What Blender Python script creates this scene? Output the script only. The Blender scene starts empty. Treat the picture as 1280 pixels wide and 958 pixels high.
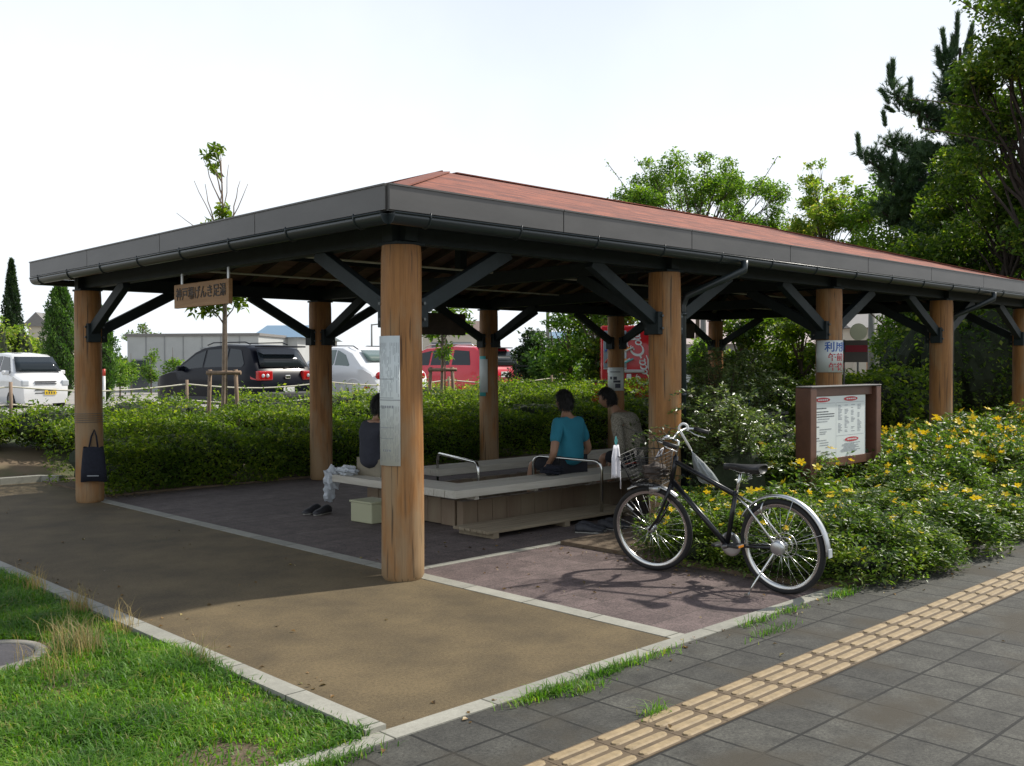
import bpy, bmesh, math, random
import numpy as np
from mathutils import Vector, Matrix
random.seed(7); RNG = np.random.default_rng(11)
PI = math.pi; R = math.radians
scene = bpy.context.scene; COL = scene.collection

# ------------------------------------------------------------------ camera
CX, CY, CZ = -4.6095, -5.9426, 1.6
YAW, PITCH, ROLL = 0.80075, -0.01792, -0.004065
fw = Vector((math.cos(YAW)*math.cos(PITCH), math.sin(YAW)*math.cos(PITCH), math.sin(PITCH)))
rt = Vector((math.sin(YAW), -math.cos(YAW), 0)); up = rt.cross(fw)
rt2 = rt*math.cos(ROLL)+up*math.sin(ROLL); up2 = -rt*math.sin(ROLL)+up*math.cos(ROLL)
cd = bpy.data.cameras.new('camera'); cam = bpy.data.objects.new('camera', cd); COL.objects.link(cam)
m = Matrix((rt2, up2, -fw)).transposed().to_4x4(); m.translation = Vector((CX, CY, CZ)); cam.matrix_world = m
cd.sensor_width = 36; cd.lens = 36*1243/1280; cd.clip_end = 3000; cd.clip_start = 0.05
scene.camera = cam

# ------------------------------------------------------------------ world, sun
SUN_AZ = math.atan2(0.95, -0.27); SUN_EL = R(45.3)
w = bpy.data.worlds.new('World'); scene.world = w; w.use_nodes = True
nt = w.node_tree; bg = nt.nodes['Background']; NL = nt.links
sky = nt.nodes.new('ShaderNodeTexSky'); sky.sky_type = 'NISHITA'; sky.sun_disc = False
sky.sun_elevation = SUN_EL; sky.sun_rotation = SUN_AZ; sky.air_density = 1.0; sky.dust_density = 1.5; sky.ozone_density = 1.0
# thin bright cloud veil over the blue: thick low down, broken overhead
tcw = nt.nodes.new('ShaderNodeTexCoord'); sxw = nt.nodes.new('ShaderNodeSeparateXYZ'); NL.new(tcw.outputs['Generated'], sxw.inputs[0])
cn = nt.nodes.new('ShaderNodeTexNoise'); cn.inputs['Scale'].default_value = 2.2; cn.inputs['Detail'].default_value = 6; NL.new(tcw.outputs['Generated'], cn.inputs[0])
m1 = nt.nodes.new('ShaderNodeMapRange'); NL.new(sxw.outputs['Z'], m1.inputs[0]); m1.inputs[1].default_value = 0.2; m1.inputs[2].default_value = 0.9; m1.inputs[3].default_value = .96; m1.inputs[4].default_value = .12
m2 = nt.nodes.new('ShaderNodeMapRange'); NL.new(cn.outputs[0], m2.inputs[0]); m2.inputs[1].default_value = .35; m2.inputs[2].default_value = .65; m2.inputs[3].default_value = -.10; m2.inputs[4].default_value = .10
ad = nt.nodes.new('ShaderNodeMath'); ad.operation = 'ADD'; ad.use_clamp = True; NL.new(m1.outputs[0], ad.inputs[0]); NL.new(m2.outputs[0], ad.inputs[1])
mxw = nt.nodes.new('ShaderNodeMix'); mxw.data_type = 'RGBA'; NL.new(ad.outputs[0], mxw.inputs[0]); NL.new(sky.outputs[0], mxw.inputs[6]); mxw.inputs[7].default_value = (7.85, 8.3, 8.8, 1)
NL.new(mxw.outputs[2], bg.inputs[0]); bg.inputs[1].default_value = 0.12
sd = bpy.data.lights.new('sun', 'SUN'); sd.energy = 4.5; sd.angle = R(1.7); sd.color = (1, .95, .86)
so = bpy.data.objects.new('sun', sd); COL.objects.link(so)
sv = Vector((0.95, -0.27, 1.0)).normalized(); so.rotation_euler = sv.to_track_quat('Z', 'Y').to_euler(); so.location = (20, -6, 21)
vs = scene.view_settings; vs.view_transform = 'Standard'; vs.look = 'None'; vs.exposure = 0.16; vs.gamma = 1
scene.cycles.max_bounces = 8; scene.cycles.transparent_max_bounces = 8

# ------------------------------------------------------------------ materials
MATS = {}
def _mat(name):
    mt = bpy.data.materials.new(name); mt.use_nodes = True; n = mt.node_tree; b = n.nodes['Principled BSDF']
    MATS[name] = mt; return mt, n, b
def rgba(c): return (c[0], c[1], c[2], 1)
def mat(name, col, rough=.6, metal=0, spec=.5, var=0.0, scale=8, bump=0.0, bscale=None, col2=None, stretch=None, coat=0, trans=0, emit=None, detail=6):
    mt, n, b = _mat(name); L = n.links
    b.inputs['Base Color'].default_value = rgba(col); b.inputs['Roughness'].default_value = rough
    b.inputs['Metallic'].default_value = metal; b.inputs['Specular IOR Level'].default_value = spec
    b.inputs['Coat Weight'].default_value = coat; b.inputs['Transmission Weight'].default_value = trans
    if var or col2 or bump:
        tc = n.nodes.new('ShaderNodeTexCoord'); mp = n.nodes.new('ShaderNodeMapping'); L.new(tc.outputs['Object'], mp.inputs[0])
        if stretch: mp.inputs['Scale'].default_value = stretch
        ns = n.nodes.new('ShaderNodeTexNoise'); ns.inputs['Scale'].default_value = scale; ns.inputs['Detail'].default_value = detail; ns.inputs['Roughness'].default_value = .65
        L.new(mp.outputs[0], ns.inputs['Vector'])
        rp = n.nodes.new('ShaderNodeValToRGB'); L.new(ns.outputs['Fac'], rp.inputs[0])
        c2 = col2 or tuple(min(1, c*(1+var)) for c in col); c1 = tuple(c*(1-var) for c in col) if not col2 else col
        rp.color_ramp.elements[0].position = .32; rp.color_ramp.elements[1].position = .68
        rp.color_ramp.elements[0].color = rgba(c1); rp.color_ramp.elements[1].color = rgba(c2)
        if var or col2: L.new(rp.outputs[0], b.inputs['Base Color'])
        if bump:
            nb = n.nodes.new('ShaderNodeTexNoise'); nb.inputs['Scale'].default_value = bscale or scale*3; nb.inputs['Detail'].default_value = 4
            L.new(mp.outputs[0], nb.inputs['Vector'])
            bp = n.nodes.new('ShaderNodeBump'); bp.inputs['Strength'].default_value = bump; bp.inputs['Distance'].default_value = .01
            L.new(nb.outputs['Fac'], bp.inputs['Height']); L.new(bp.outputs[0], b.inputs['Normal'])
    return mt

def leaf_mat(name, c1, c2, c3=None, trans=.35, rough=.45, spec=.4, tcol=None, vscale=2.2):
    mt, n, b = _mat(name); L = n.links
    g = n.nodes.new('ShaderNodeNewGeometry'); rp = n.nodes.new('ShaderNodeValToRGB')
    L.new(g.outputs['Random Per Island'], rp.inputs[0])
    rp.color_ramp.elements[0].color = rgba(c1); rp.color_ramp.elements[1].color = rgba(c2)
    if c3:
        e = rp.color_ramp.elements.new(.93); e.color = rgba(c3); rp.color_ramp.elements[1].position = .9 if rp.color_ramp.elements[1].position < .93 else rp.color_ramp.elements[1].position
        rp.color_ramp.elements[-1].color = rgba(c3)
        e = rp.color_ramp.elements.new(.88); e.color = rgba(c2)
    # sprays of older and younger growth: slow change of hue and value over the plant
    tc = n.nodes.new('ShaderNodeTexCoord'); ns = n.nodes.new('ShaderNodeTexNoise'); ns.inputs['Scale'].default_value = vscale; ns.inputs['Detail'].default_value = 3; L.new(tc.outputs['Object'], ns.inputs[0])
    vr = n.nodes.new('ShaderNodeValToRGB'); L.new(ns.outputs[0], vr.inputs[0]); vr.color_ramp.elements[0].position = .36; vr.color_ramp.elements[1].position = .64; vr.color_ramp.elements[0].color = (.62, .70, .72, 1); vr.color_ramp.elements[1].color = (1.35, 1.22, .95, 1)
    mv = n.nodes.new('ShaderNodeMix'); mv.data_type = 'RGBA'; mv.blend_type = 'MULTIPLY'; mv.inputs[0].default_value = 1; L.new(rp.outputs[0], mv.inputs[6]); L.new(vr.outputs[0], mv.inputs[7])
    class _O: outputs = [mv.outputs[2]]
    rp = _O
    L.new(rp.outputs[0], b.inputs['Base Color']); b.inputs['Roughness'].default_value = rough; b.inputs['Specular IOR Level'].default_value = spec
    tr = n.nodes.new('ShaderNodeBsdfTranslucent'); mx = n.nodes.new('ShaderNodeMixShader'); mx.inputs[0].default_value = trans
    mc = n.nodes.new('ShaderNodeMix'); mc.data_type = 'RGBA'; mc.blend_type = 'MULTIPLY'; mc.inputs[0].default_value = 1
    L.new(rp.outputs[0], mc.inputs[6]); mc.inputs[7].default_value = rgba(tcol or (1.8, 2.0, .8))
    L.new(mc.outputs[2], tr.inputs[0])
    L.new(b.outputs[0], mx.inputs[1]); L.new(tr.outputs[0], mx.inputs[2]); L.new(mx.outputs[0], n.nodes['Material Output'].inputs[0])
    return mt

# ------------------------------------------------------------------ mesh builder
class MB:
    def __init__(s): s.v = []; s.f = []; s.m = []; s.sm = []
    def add(s, vs, fs, mi=0, smooth=False):
        o = len(s.v); s.v += [tuple(v) for v in vs]
        for f in fs: s.f.append([o+i for i in f]); s.m.append(mi); s.sm.append(smooth)
        return s
    def box(s, c, d, rz=0, mi=0, M=None, bev=0):
        hx, hy, hz = d[0]/2, d[1]/2, d[2]/2
        if bev:
            bm = bmesh.new(); bmesh.ops.create_cube(bm, size=1)
            for v in bm.verts: v.co = Vector((v.co.x*d[0], v.co.y*d[1], v.co.z*d[2]))
            bmesh.ops.bevel(bm, geom=bm.edges[:], offset=bev, segments=2, affect='EDGES', profile=.5)
            bm.verts.index_update(); vs = [v.co.copy() for v in bm.verts]; fs = [[v.index for v in f.verts] for f in bm.faces]; bm.free()
        else:
            vs = [Vector((x*hx, y*hy, z*hz)) for z in (-1, 1) for y in (-1, 1) for x in (-1, 1)]
            fs = [(0, 2, 3, 1), (4, 5, 7, 6), (0, 1, 5, 4), (2, 6, 7, 3), (0, 4, 6, 2), (1, 3, 7, 5)]
        T = Matrix.Translation(c) @ (M.to_4x4() if M else Matrix.Rotation(rz, 4, 'Z'))
        return s.add([T @ v for v in vs], fs, mi)
    def beam(s, p0, p1, w, h, mi=0, upv=(0, 0, 1), bev=0):
        p0 = Vector(p0); p1 = Vector(p1); x = (p1-p0); L = x.length; x.normalize(); u = Vector(upv)
        y = u.cross(x)
        if y.length < 1e-4: y = Vector((0, 1, 0)).cross(x)
        y.normalize(); z = x.cross(y)
        return s.box((p0+p1)/2, (L, w, h), M=Matrix((x, y, z)).transposed(), mi=mi, bev=bev)
    def tube(s, pts, r, n=8, mi=0, cap=True, closed=False, smooth=True):
        pts = [Vector(p) for p in pts]; N = len(pts); rs = r if hasattr(r, '__len__') else [r]*N
        vs = []; prev = None
        for i, p in enumerate(pts):
            if closed: t = pts[(i+1) % N]-pts[i-1]
            else: t = pts[min(i+1, N-1)]-pts[max(i-1, 0)]
            t.normalize()
            if prev is None:
                a = Vector((0, 0, 1)) if abs(t.z) < .9 else Vector((1, 0, 0)); u = a.cross(t).normalized()
            else:
                u = prev-t*prev.dot(t)
                if u.length < 1e-5: u = Vector((1, 0, 0)).cross(t)
                u.normalize()
            prev = u; v = t.cross(u)
            for k in range(n):
                a = 2*PI*k/n; vs.append(p+(u*math.cos(a)+v*math.sin(a))*rs[i])
        fs = []
        for i in range(N if closed else N-1):
            j = (i+1) % N
            for k in range(n): fs.append((i*n+k, i*n+(k+1) % n, j*n+(k+1) % n, j*n+k))
        s.add(vs, fs, mi, smooth)
        if cap and not closed:
            o = len(s.v)-N*n
            s.f.append([o+k for k in range(n)][::-1]); s.m.append(mi); s.sm.append(False)
            s.f.append([o+(N-1)*n+k for k in range(n)]); s.m.append(mi); s.sm.append(False)
        return s
    def cyl(s, p0, p1, r, n=16, mi=0, r2=None): return s.tube([p0, p1], [r, r if r2 is None else r2], n, mi)
    def lathe(s, prof, c=(0, 0, 0), axis='Z', n=24, mi=0, smooth=True):
        vs = []
        for (r, z) in prof:
            for k in range(n):
                a = 2*PI*k/n; p = (r*math.cos(a), r*math.sin(a), z)
                if axis == 'Y': p = (p[0], p[2], p[1])
                if axis == 'X': p = (p[2], p[0], p[1])
                vs.append((p[0]+c[0], p[1]+c[1], p[2]+c[2]))
        fs = [(i*n+k, i*n+(k+1) % n, (i+1)*n+(k+1) % n, (i+1)*n+k) for i in range(len(prof)-1) for k in range(n)]
        return s.add(vs, fs, mi, smooth)
    def ring(s, c, R_, r, axis='Y', n=48, m=8, mi=0, a0=0, a1=2*PI, sx=1.0):
        full = abs(a1-a0-2*PI) < 1e-4; k = n if full else n+1
        pts = []
        for i in range(k):
            a = a0+(a1-a0)*i/n; x, y = R_*math.cos(a), R_*math.sin(a)
            pts.append({'Y': (c[0]+x, c[1], c[2]+y), 'X': (c[0], c[1]+x, c[2]+y), 'Z': (c[0]+x, c[1]+y, c[2])}[axis])
        return s.tube(pts, r, m, mi, closed=full)
    def poly(s, pts, mi=0): return s.add(pts, [list(range(len(pts)))], mi)
    def prism(s, pts, z0, z1, mi=0, mis=None):
        n = len(pts); vs = [(p[0], p[1], z0) for p in pts]+[(p[0], p[1], z1) for p in pts]
        s.add(vs, [list(range(n))[::-1], list(range(n, 2*n))], mi)
        s.add(vs, [(i, (i+1) % n, n+(i+1) % n, n+i) for i in range(n)], mi if mis is None else mis); return s
    def xform(s, M): s.v = [tuple(M @ Vector(v)) for v in s.v]; return s
    def build(s, name, mats, parent=None, world=False, smooth=None):
        me = bpy.data.meshes.new(name)
        off = parent.location if (world and parent is not None) else None
        vs = s.v if off is None else [(v[0]-off.x, v[1]-off.y, v[2]-off.z) for v in s.v]
        me.from_pydata(vs, [], s.f)
        if not isinstance(mats, (list, tuple)): mats = [mats]
        for mm in mats: me.materials.append(mm)
        me.polygons.foreach_set('material_index', s.m)
        me.polygons.foreach_set('use_smooth', s.sm if smooth is None else [smooth]*len(s.f))
        me.update()
        o = bpy.data.objects.new(name, me); COL.objects.link(o)
        if parent is not None: o.parent = parent
        return o

def tag(o, label=None, cat=None, group=None, kind=None):
    if label: o['label'] = label
    if cat: o['category'] = cat
    if group: o['group'] = group
    if kind: o['kind'] = kind
    return o
def empty(name, loc=(0, 0, 0), rz=0, label=None, cat=None, group=None):
    o = bpy.data.objects.new(name, None); COL.objects.link(o); o.location = loc; o.rotation_euler = (0, 0, rz)
    o.empty_display_size = .2
    return tag(o, label, cat, group)
def struct(o): return tag(o, kind='structure')
def copy_tree(o, parent=None):
    c = o.copy(); COL.objects.link(c); c.parent = parent
    for ch in list(o.children): copy_tree(ch, c)
    return c
def np_mesh(name, V, F, material, parent=None, smooth=False):
    """V (n,3) float, F (m,k) int with the same k"""
    me = bpy.data.meshes.new(name); k = F.shape[1]
    me.vertices.add(len(V)); me.vertices.foreach_set('co', np.ascontiguousarray(V, np.float32).ravel())
    me.loops.add(F.size); me.loops.foreach_set('vertex_index', F.astype(np.int32).ravel())
    me.polygons.add(len(F)); me.polygons.foreach_set('loop_start', np.arange(0, F.size, k, dtype=np.int32))
    me.polygons.foreach_set('loop_total', np.full(len(F), k, np.int32))
    if smooth: me.polygons.foreach_set('use_smooth', np.ones(len(F), bool))
    me.materials.append(material); me.update(calc_edges=True); me.validate()
    o = bpy.data.objects.new(name, me); COL.objects.link(o)
    if parent is not None: o.parent = parent
    return o
def unit(a): return a/np.maximum(np.linalg.norm(a, axis=-1, keepdims=True), 1e-6)
def leaf_arrays(P, size, aspect=.5, up_bias=.6, var=.35, fold=.12, dirs=None):
    """one folded kite (two triangles sharing the midrib) for each point"""
    n = len(P); nrm = RNG.normal(size=(n, 3)); nrm[:, 2] = np.abs(nrm[:, 2])+up_bias; nrm = unit(nrm)
    d = RNG.normal(size=(n, 3)) if dirs is None else dirs+RNG.normal(size=(n, 3))*.35
    d = unit(d-nrm*(d*nrm).sum(1, keepdims=True)); b = np.cross(nrm, d)
    L = size*(1+var*RNG.uniform(-1, 1, (n, 1))); W = L*aspect
    v0 = P; v1 = P+d*L*.45+b*W*.5+nrm*L*fold; v2 = P+d*L; v3 = P+d*L*.45-b*W*.5+nrm*L*fold
    V = np.stack([v0, v1, v2, v3], 1).reshape(-1, 3); i = np.arange(n)*4
    F = np.concatenate([np.stack([i, i+1, i+2], 1), np.stack([i, i+2, i+3], 1)])
    return V, F
def in_ball(n, pw=2.2):
    d = unit(RNG.normal(size=(n, 3))); return d*(RNG.uniform(0, 1, (n, 1))**(1/pw))
def clump_points(clumps, n, pw=2.6):
    """clumps: (centre, (rx,ry,rz)); points shared by volume"""
    vol = np.array([c[1][0]*c[1][1]*c[1][2] for c in clumps])**.75; vol /= vol.sum(); out = []
    for (c, r), q in zip(clumps, vol):
        k = max(3, int(n*q)); out.append(in_ball(k, pw)*np.array(r)+np.array(c))
    return np.concatenate(out)
def rr(a, b): return random.uniform(a, b)

_fontcache = {}
def text_mesh(txt, size, extrude=.002, shear=0, bold=0):
    cu = bpy.data.curves.new('lettering', 'FONT'); cu.body = txt; cu.size = size; cu.extrude = extrude; cu.shear = shear
    cu.align_x = 'CENTER'; cu.align_y = 'CENTER'; cu.offset = bold; cu.resolution_u = 3
    o = bpy.data.objects.new('lettering', cu); COL.objects.link(o)
    dg = bpy.context.evaluated_depsgraph_get(); dg.update(); me = bpy.data.meshes.new_from_object(o.evaluated_get(dg))
    bpy.data.objects.remove(o); bpy.data.curves.remove(cu); return me
def text_obj(name, txt, size, material, M, parent=None, **k):
    me = text_mesh(txt, size, **k); me.name = name; me.transform(M); me.materials.clear(); me.materials.append(material)
    o = bpy.data.objects.new(name, me); COL.objects.link(o)
    if parent is not None: o.parent = parent
    return o
def frame_M(origin, x, y):
    x = Vector(x).normalized(); y = Vector(y).normalized(); z = x.cross(y); M = Matrix((x, y, z)).transposed().to_4x4(); M.translation = Vector(origin); return M
# ------------------------------------------------------------------ setting materials
def ground_mat():
    mt, n, b = _mat('terrain'); L = n.links
    tc = n.nodes.new('ShaderNodeTexCoord'); ns = n.nodes.new('ShaderNodeTexNoise'); ns.inputs['Scale'].default_value = .8; ns.inputs['Detail'].default_value = 9
    L.new(tc.outputs['Object'], ns.inputs[0]); rp = n.nodes.new('ShaderNodeValToRGB'); L.new(ns.outputs[0], rp.inputs[0])
    rp.color_ramp.elements[0].position = .4; rp.color_ramp.elements[0].color = (.05, .075, .02, 1); rp.color_ramp.elements[1].position = .62; rp.color_ramp.elements[1].color = (.16, .115, .07, 1)
    L.new(rp.outputs[0], b.inputs[0]); b.inputs['Roughness'].default_value = .95; return mt
ground_mat()
def tile_mat(name, size, c1, c2, mortar, off=(0, 0), gap=.009, speck=.8, patch=.5, rough=.85, stain=None, rowoff=0.0):
    mt, n, b = _mat(name); L = n.links
    tc = n.nodes.new('ShaderNodeTexCoord'); mp = n.nodes.new('ShaderNodeMapping'); L.new(tc.outputs['Object'], mp.inputs[0]); mp.inputs['Location'].default_value = (off[0], off[1], 0)
    br = n.nodes.new('ShaderNodeTexBrick'); br.offset = rowoff; br.squash = 1; br.inputs['Scale'].default_value = 1; br.inputs['Brick Width'].default_value = size[0]; br.inputs['Row Height'].default_value = size[1]
    br.inputs['Mortar Size'].default_value = gap; br.inputs['Mortar Smooth'].default_value = .3
    br.inputs['Color1'].default_value = rgba(c1); br.inputs['Color2'].default_value = rgba(c2); br.inputs['Mortar'].default_value = rgba(mortar)
    L.new(mp.outputs[0], br.inputs['Vector'])
    n1 = n.nodes.new('ShaderNodeTexNoise'); n1.inputs['Scale'].default_value = 62; n1.inputs['Detail'].default_value = 5; n1.inputs['Roughness'].default_value = .85; L.new(tc.outputs['Object'], n1.inputs[0])
    n2 = n.nodes.new('ShaderNodeTexNoise'); n2.inputs['Scale'].default_value = 5.5; n2.inputs['Detail'].default_value = 8; n2.inputs['Roughness'].default_value = .7; L.new(tc.outputs['Object'], n2.inputs[0])
    def rng(node, lo, hi, a=.3, z=.7):
        r = n.nodes.new('ShaderNodeMapRange'); L.new(node.outputs[0], r.inputs[0]); r.inputs[1].default_value = a; r.inputs[2].default_value = z; r.inputs[3].default_value = lo; r.inputs[4].default_value = hi; return r
    r1 = rng(n1, 1-speck, 1+speck); r2 = rng(n2, 1-patch, 1+patch)
    mu = n.nodes.new('ShaderNodeMath'); mu.operation = 'MULTIPLY'; L.new(r1.outputs[0], mu.inputs[0]); L.new(r2.outputs[0], mu.inputs[1])
    vm = n.nodes.new('ShaderNodeVectorMath'); vm.operation = 'SCALE'; L.new(br.outputs[0], vm.inputs[0]); L.new(mu.outputs[0], vm.inputs['Scale'])
    src = vm.outputs[0]
    if stain:
        n3 = n.nodes.new('ShaderNodeTexNoise'); n3.inputs['Scale'].default_value = stain[1]; n3.inputs['Detail'].default_value = 5; L.new(tc.outputs['Object'], n3.inputs[0])
        r3 = rng(n3, 0, 1, stain[2], stain[2]+.14); mx = n.nodes.new('ShaderNodeMix'); mx.data_type = 'RGBA'; L.new(r3.outputs[0], mx.inputs[0]); L.new(src, mx.inputs[6]); mx.inputs[7].default_value = rgba(stain[0]); src = mx.outputs[2]
    L.new(src, b.inputs['Base Color']); b.inputs['Roughness'].default_value = rough
    bp = n.nodes.new('ShaderNodeBump'); bp.inputs['Strength'].default_value = .5; bp.inputs['Distance'].default_value = .004
    ad = n.nodes.new('ShaderNodeMath'); ad.operation = 'SUBTRACT'; L.new(n1.outputs[0], ad.inputs[0]); L.new(br.outputs['Fac'], ad.inputs[1]); L.new(ad.outputs[0], bp.inputs['Height']); L.new(bp.outputs[0], b.inputs['Normal'])
    return mt
tile_mat('sidewalk_tiles', (.3, .3), (.040, .039, .033), (.066, .064, .053), (.008, .008, .006), off=(.15, 3.44+.003), stain=((.045, .038, .025), 1.7, .51))
tile_mat('pink_pavers', (.6, .3), (.092, .066, .062), (.125, .092, .086), (.05, .04, .035), off=(.1, .05), gap=.004, patch=.4, rowoff=.5)
tile_mat('floor_pavers', (.6, .3), (.098, .076, .068), (.125, .098, .088), (.04, .032, .028), off=(.1, .05), gap=.004, patch=.35, rowoff=.5)
tile_mat('kerb_stone', (.6, 5), (.26, .255, .215), (.32, .31, .26), (.08, .08, .06), off=(.23, 1), gap=.006, speck=.15, patch=.15)
tile_mat('kerb_stone_y', (5, .6), (.26, .255, .215), (.32, .31, .26), (.08, .08, .06), off=(2.3, .0), gap=.006, speck=.15, patch=.15)
def path_mat():
    mt, n, b = _mat('resin_path'); L = n.links
    tc = n.nodes.new('ShaderNodeTexCoord')
    n1 = n.nodes.new('ShaderNodeTexNoise'); n1.inputs['Scale'].default_value = 55; n1.inputs['Detail'].default_value = 6; n1.inputs['Roughness'].default_value = .9; L.new(tc.outputs['Object'], n1.inputs[0])
    rp = n.nodes.new('ShaderNodeValToRGB'); L.new(n1.outputs[0], rp.inputs[0]); rp.color_ramp.elements[0].position = .36; rp.color_ramp.elements[1].position = .66
    rp.color_ramp.elements[0].color = (.072, .050, .021, 1); rp.color_ramp.elements[1].color = (.165, .122, .060, 1)
    n2 = n.nodes.new('ShaderNodeTexNoise'); n2.inputs['Scale'].default_value = 1.6; n2.inputs['Detail'].default_value = 9; n2.inputs['Roughness'].default_value = .62; L.new(tc.outputs['Object'], n2.inputs[0])
    mr = n.nodes.new('ShaderNodeMapRange'); L.new(n2.outputs[0], mr.inputs[0]); mr.inputs[1].default_value = .36; mr.inputs[2].default_value = .64; mr.inputs[3].default_value = .66; mr.inputs[4].default_value = 1.2
    # object coordinates split by axis, not connected to the colour
    sx = n.nodes.new('ShaderNodeSeparateXYZ'); L.new(tc.outputs['Object'], sx.inputs[0])
    vm = n.nodes.new('ShaderNodeVectorMath'); vm.operation = 'SCALE'; L.new(rp.outputs[0], vm.inputs[0]); L.new(mr.outputs[0], vm.inputs['Scale'])
    L.new(vm.outputs[0], b.inputs['Base Color']); b.inputs['Roughness'].default_value = .85
    bp = n.nodes.new('ShaderNodeBump'); bp.inputs['Strength'].default_value = .7; bp.inputs['Distance'].default_value = .004; L.new(n1.outputs[0], bp.inputs['Height']); L.new(bp.outputs[0], b.inputs['Normal'])
    return mt
path_mat()
mat('lot_surface', (.32, .30, .27), .9, var=.15, scale=3, bump=.3)
mat('soil', (.10, .065, .04), .95, col2=(.15, .115, .075), scale=22, bump=.8)
mat('tactile_yellow', (.29, .215, .118), .7, var=.25, scale=18, bump=.2)
mat('tactile_base', (.12, .085, .048), .8, var=.22, scale=12, bump=.2)

# ------------------------------------------------------------------ terrain (one sheet to the horizon)
LOT = .43
def sm(a, b, x): t = np.clip((x-a)/(b-a), 0, 1); return t*t*(3-2*t)
def hgt(x, y): return -.03+(LOT+.02)*np.maximum(sm(8.8, 10.6, y), np.maximum(sm(17, 21, x)*sm(-6, 0, y), sm(60, 90, np.hypot(x, y))))
def terrain():
    a = np.concatenate([-np.geomspace(900, 30, 14), np.linspace(-25, 45, 71), np.geomspace(52, 900, 13)])
    X, Y = np.meshgrid(a, a, indexing='ij'); Z = hgt(X, Y); n = len(a)
    V = np.stack([X, Y, Z], -1).reshape(-1, 3); i = (np.arange(n-1)[:, None]*n+np.arange(n-1)[None]).ravel()
    F = np.stack([i, i+n, i+n+1, i+1], 1)
    struct(np_mesh('ground', V, F, MATS['terrain'], smooth=True))
terrain()
def sheet(name, pts, z, mt, dz=None):
    struct(MB().poly([(p[0], p[1], z) for p in pts]).build(name, MATS[mt]))
def slab(name, pts, z0, z1, mt): struct(MB().prism(pts, z0, z1).build(name, MATS[mt]))
slab('sidewalk', [(-30, -12), (60, -12), (60, -2.555), (-30, -2.555)], -.05, 0, 'sidewalk_tiles')
slab('path', [(-1.995, -2.445), (.075, -2.445), (.075, 6.1), (.3, 6.3), (.3, 8.55), (-12, 8.9), (-12, 6.9), (-5, 6.6), (-3.0, 5.6), (-2.12, 4.2), (-1.995, 3.2)], -.05, 0, 'resin_path')
slab('paved_apron', [(.205, -2.445), (1.86, -2.445), (1.86, .13), (.205, .13)], -.05, -.002, 'pink_pavers')
slab('shelter_floor', [(.205, .21), (14, .21), (14, 6.3), (.205, 6.3)], -.05, -.003, 'floor_pavers')
slab('kerb', [(-12, -2.555), (1.98, -2.555), (1.98, -2.445), (-12, -2.445)], -.08, .006, 'kerb_stone')
slab('kerb', [(.075, -2.445), (.205, -2.445), (.205, 6.3), (.075, 6.3)], -.08, .004, 'kerb_stone_y')
slab('kerb', [(.205, .13), (2.9, .13), (2.9, .21), (.205, .21)], -.08, .002, 'kerb_stone')
def kerb_line(pts, w, z, mt):
    P = [Vector((p[0], p[1])) for p in pts]; L_ = []; R_ = []
    for i, p in enumerate(P):
        t = (P[min(i+1, len(P)-1)]-P[max(i-1, 0)]).normalized(); nrm = Vector((-t.y, t.x)); L_.append(p+nrm*w); R_.append(p)
    slab('kerb', R_+L_[::-1], -.06, z, mt)
kerb_line([(-1.995, -2.445), (-1.995, 3.2), (-2.12, 4.2), (-3.0, 5.6), (-5, 6.6), (-12, 6.9)], .11, .03, 'kerb_stone_y')
kerb_line([(-12, 8.9), (.3, 8.55), (.45, 8.3)], .12, .09, 'kerb_stone')
slab('soil_bed', [(-12, 9.02), (.45, 8.68), (.45, 10), (-12, 10)], -.05, .05, 'soil')
slab('soil_bed', [(1.865, -2.44), (22, -2.44), (22, .12), (2.9, .12), (1.865, .12)], -.05, .03, 'soil')
slab('soil_bed', [(.31, 6.31), (14, 6.31), (14, 8.6), (.31, 8.6)], -.05, .02, 'soil')
slab('parking_lot', [(-14, 13.2), (40, 13.2), (40, 62), (-14, 62)], LOT-.05, LOT+.004, 'lot_surface')
def tactile():
    b = MB(); z = .004
    b.prism([(-4.5, -3.438), (14, -3.438), (14, -3.143), (-4.5, -3.143)], -.02, z, mi=1)
    x = -4.44
    while x < 13.8:
        for k in range(4):
            y = -3.29+(k-1.5)*.0745; L2 = .132; W2 = .0235; pts = []
            for sx_ in (1, -1):
                for a in np.linspace(-PI/2, PI/2, 5): pts.append((x+.15+sx_*(L2-W2+W2*math.cos(a)), y+sx_*W2*math.sin(a)))
            n = len(pts); top = [(p[0]*1, y+(p[1]-y)*.72, z+.006) for p in pts]
            b.add([(p[0], p[1], z) for p in pts]+top, [(i, (i+1) % n, n+(i+1) % n, n+i) for i in range(n)]+[list(range(n, 2*n))], 0)
        x += .3
    for i in range(0, 62):
        b.box((-4.44+i*.3, -3.29, z+.0008), (.003, .295, .001), mi=2)
    struct(b.build('tactile_paving', [MATS['tactile_yellow'], MATS['tactile_base'], MATS['soil']]))
tactile()

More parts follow.
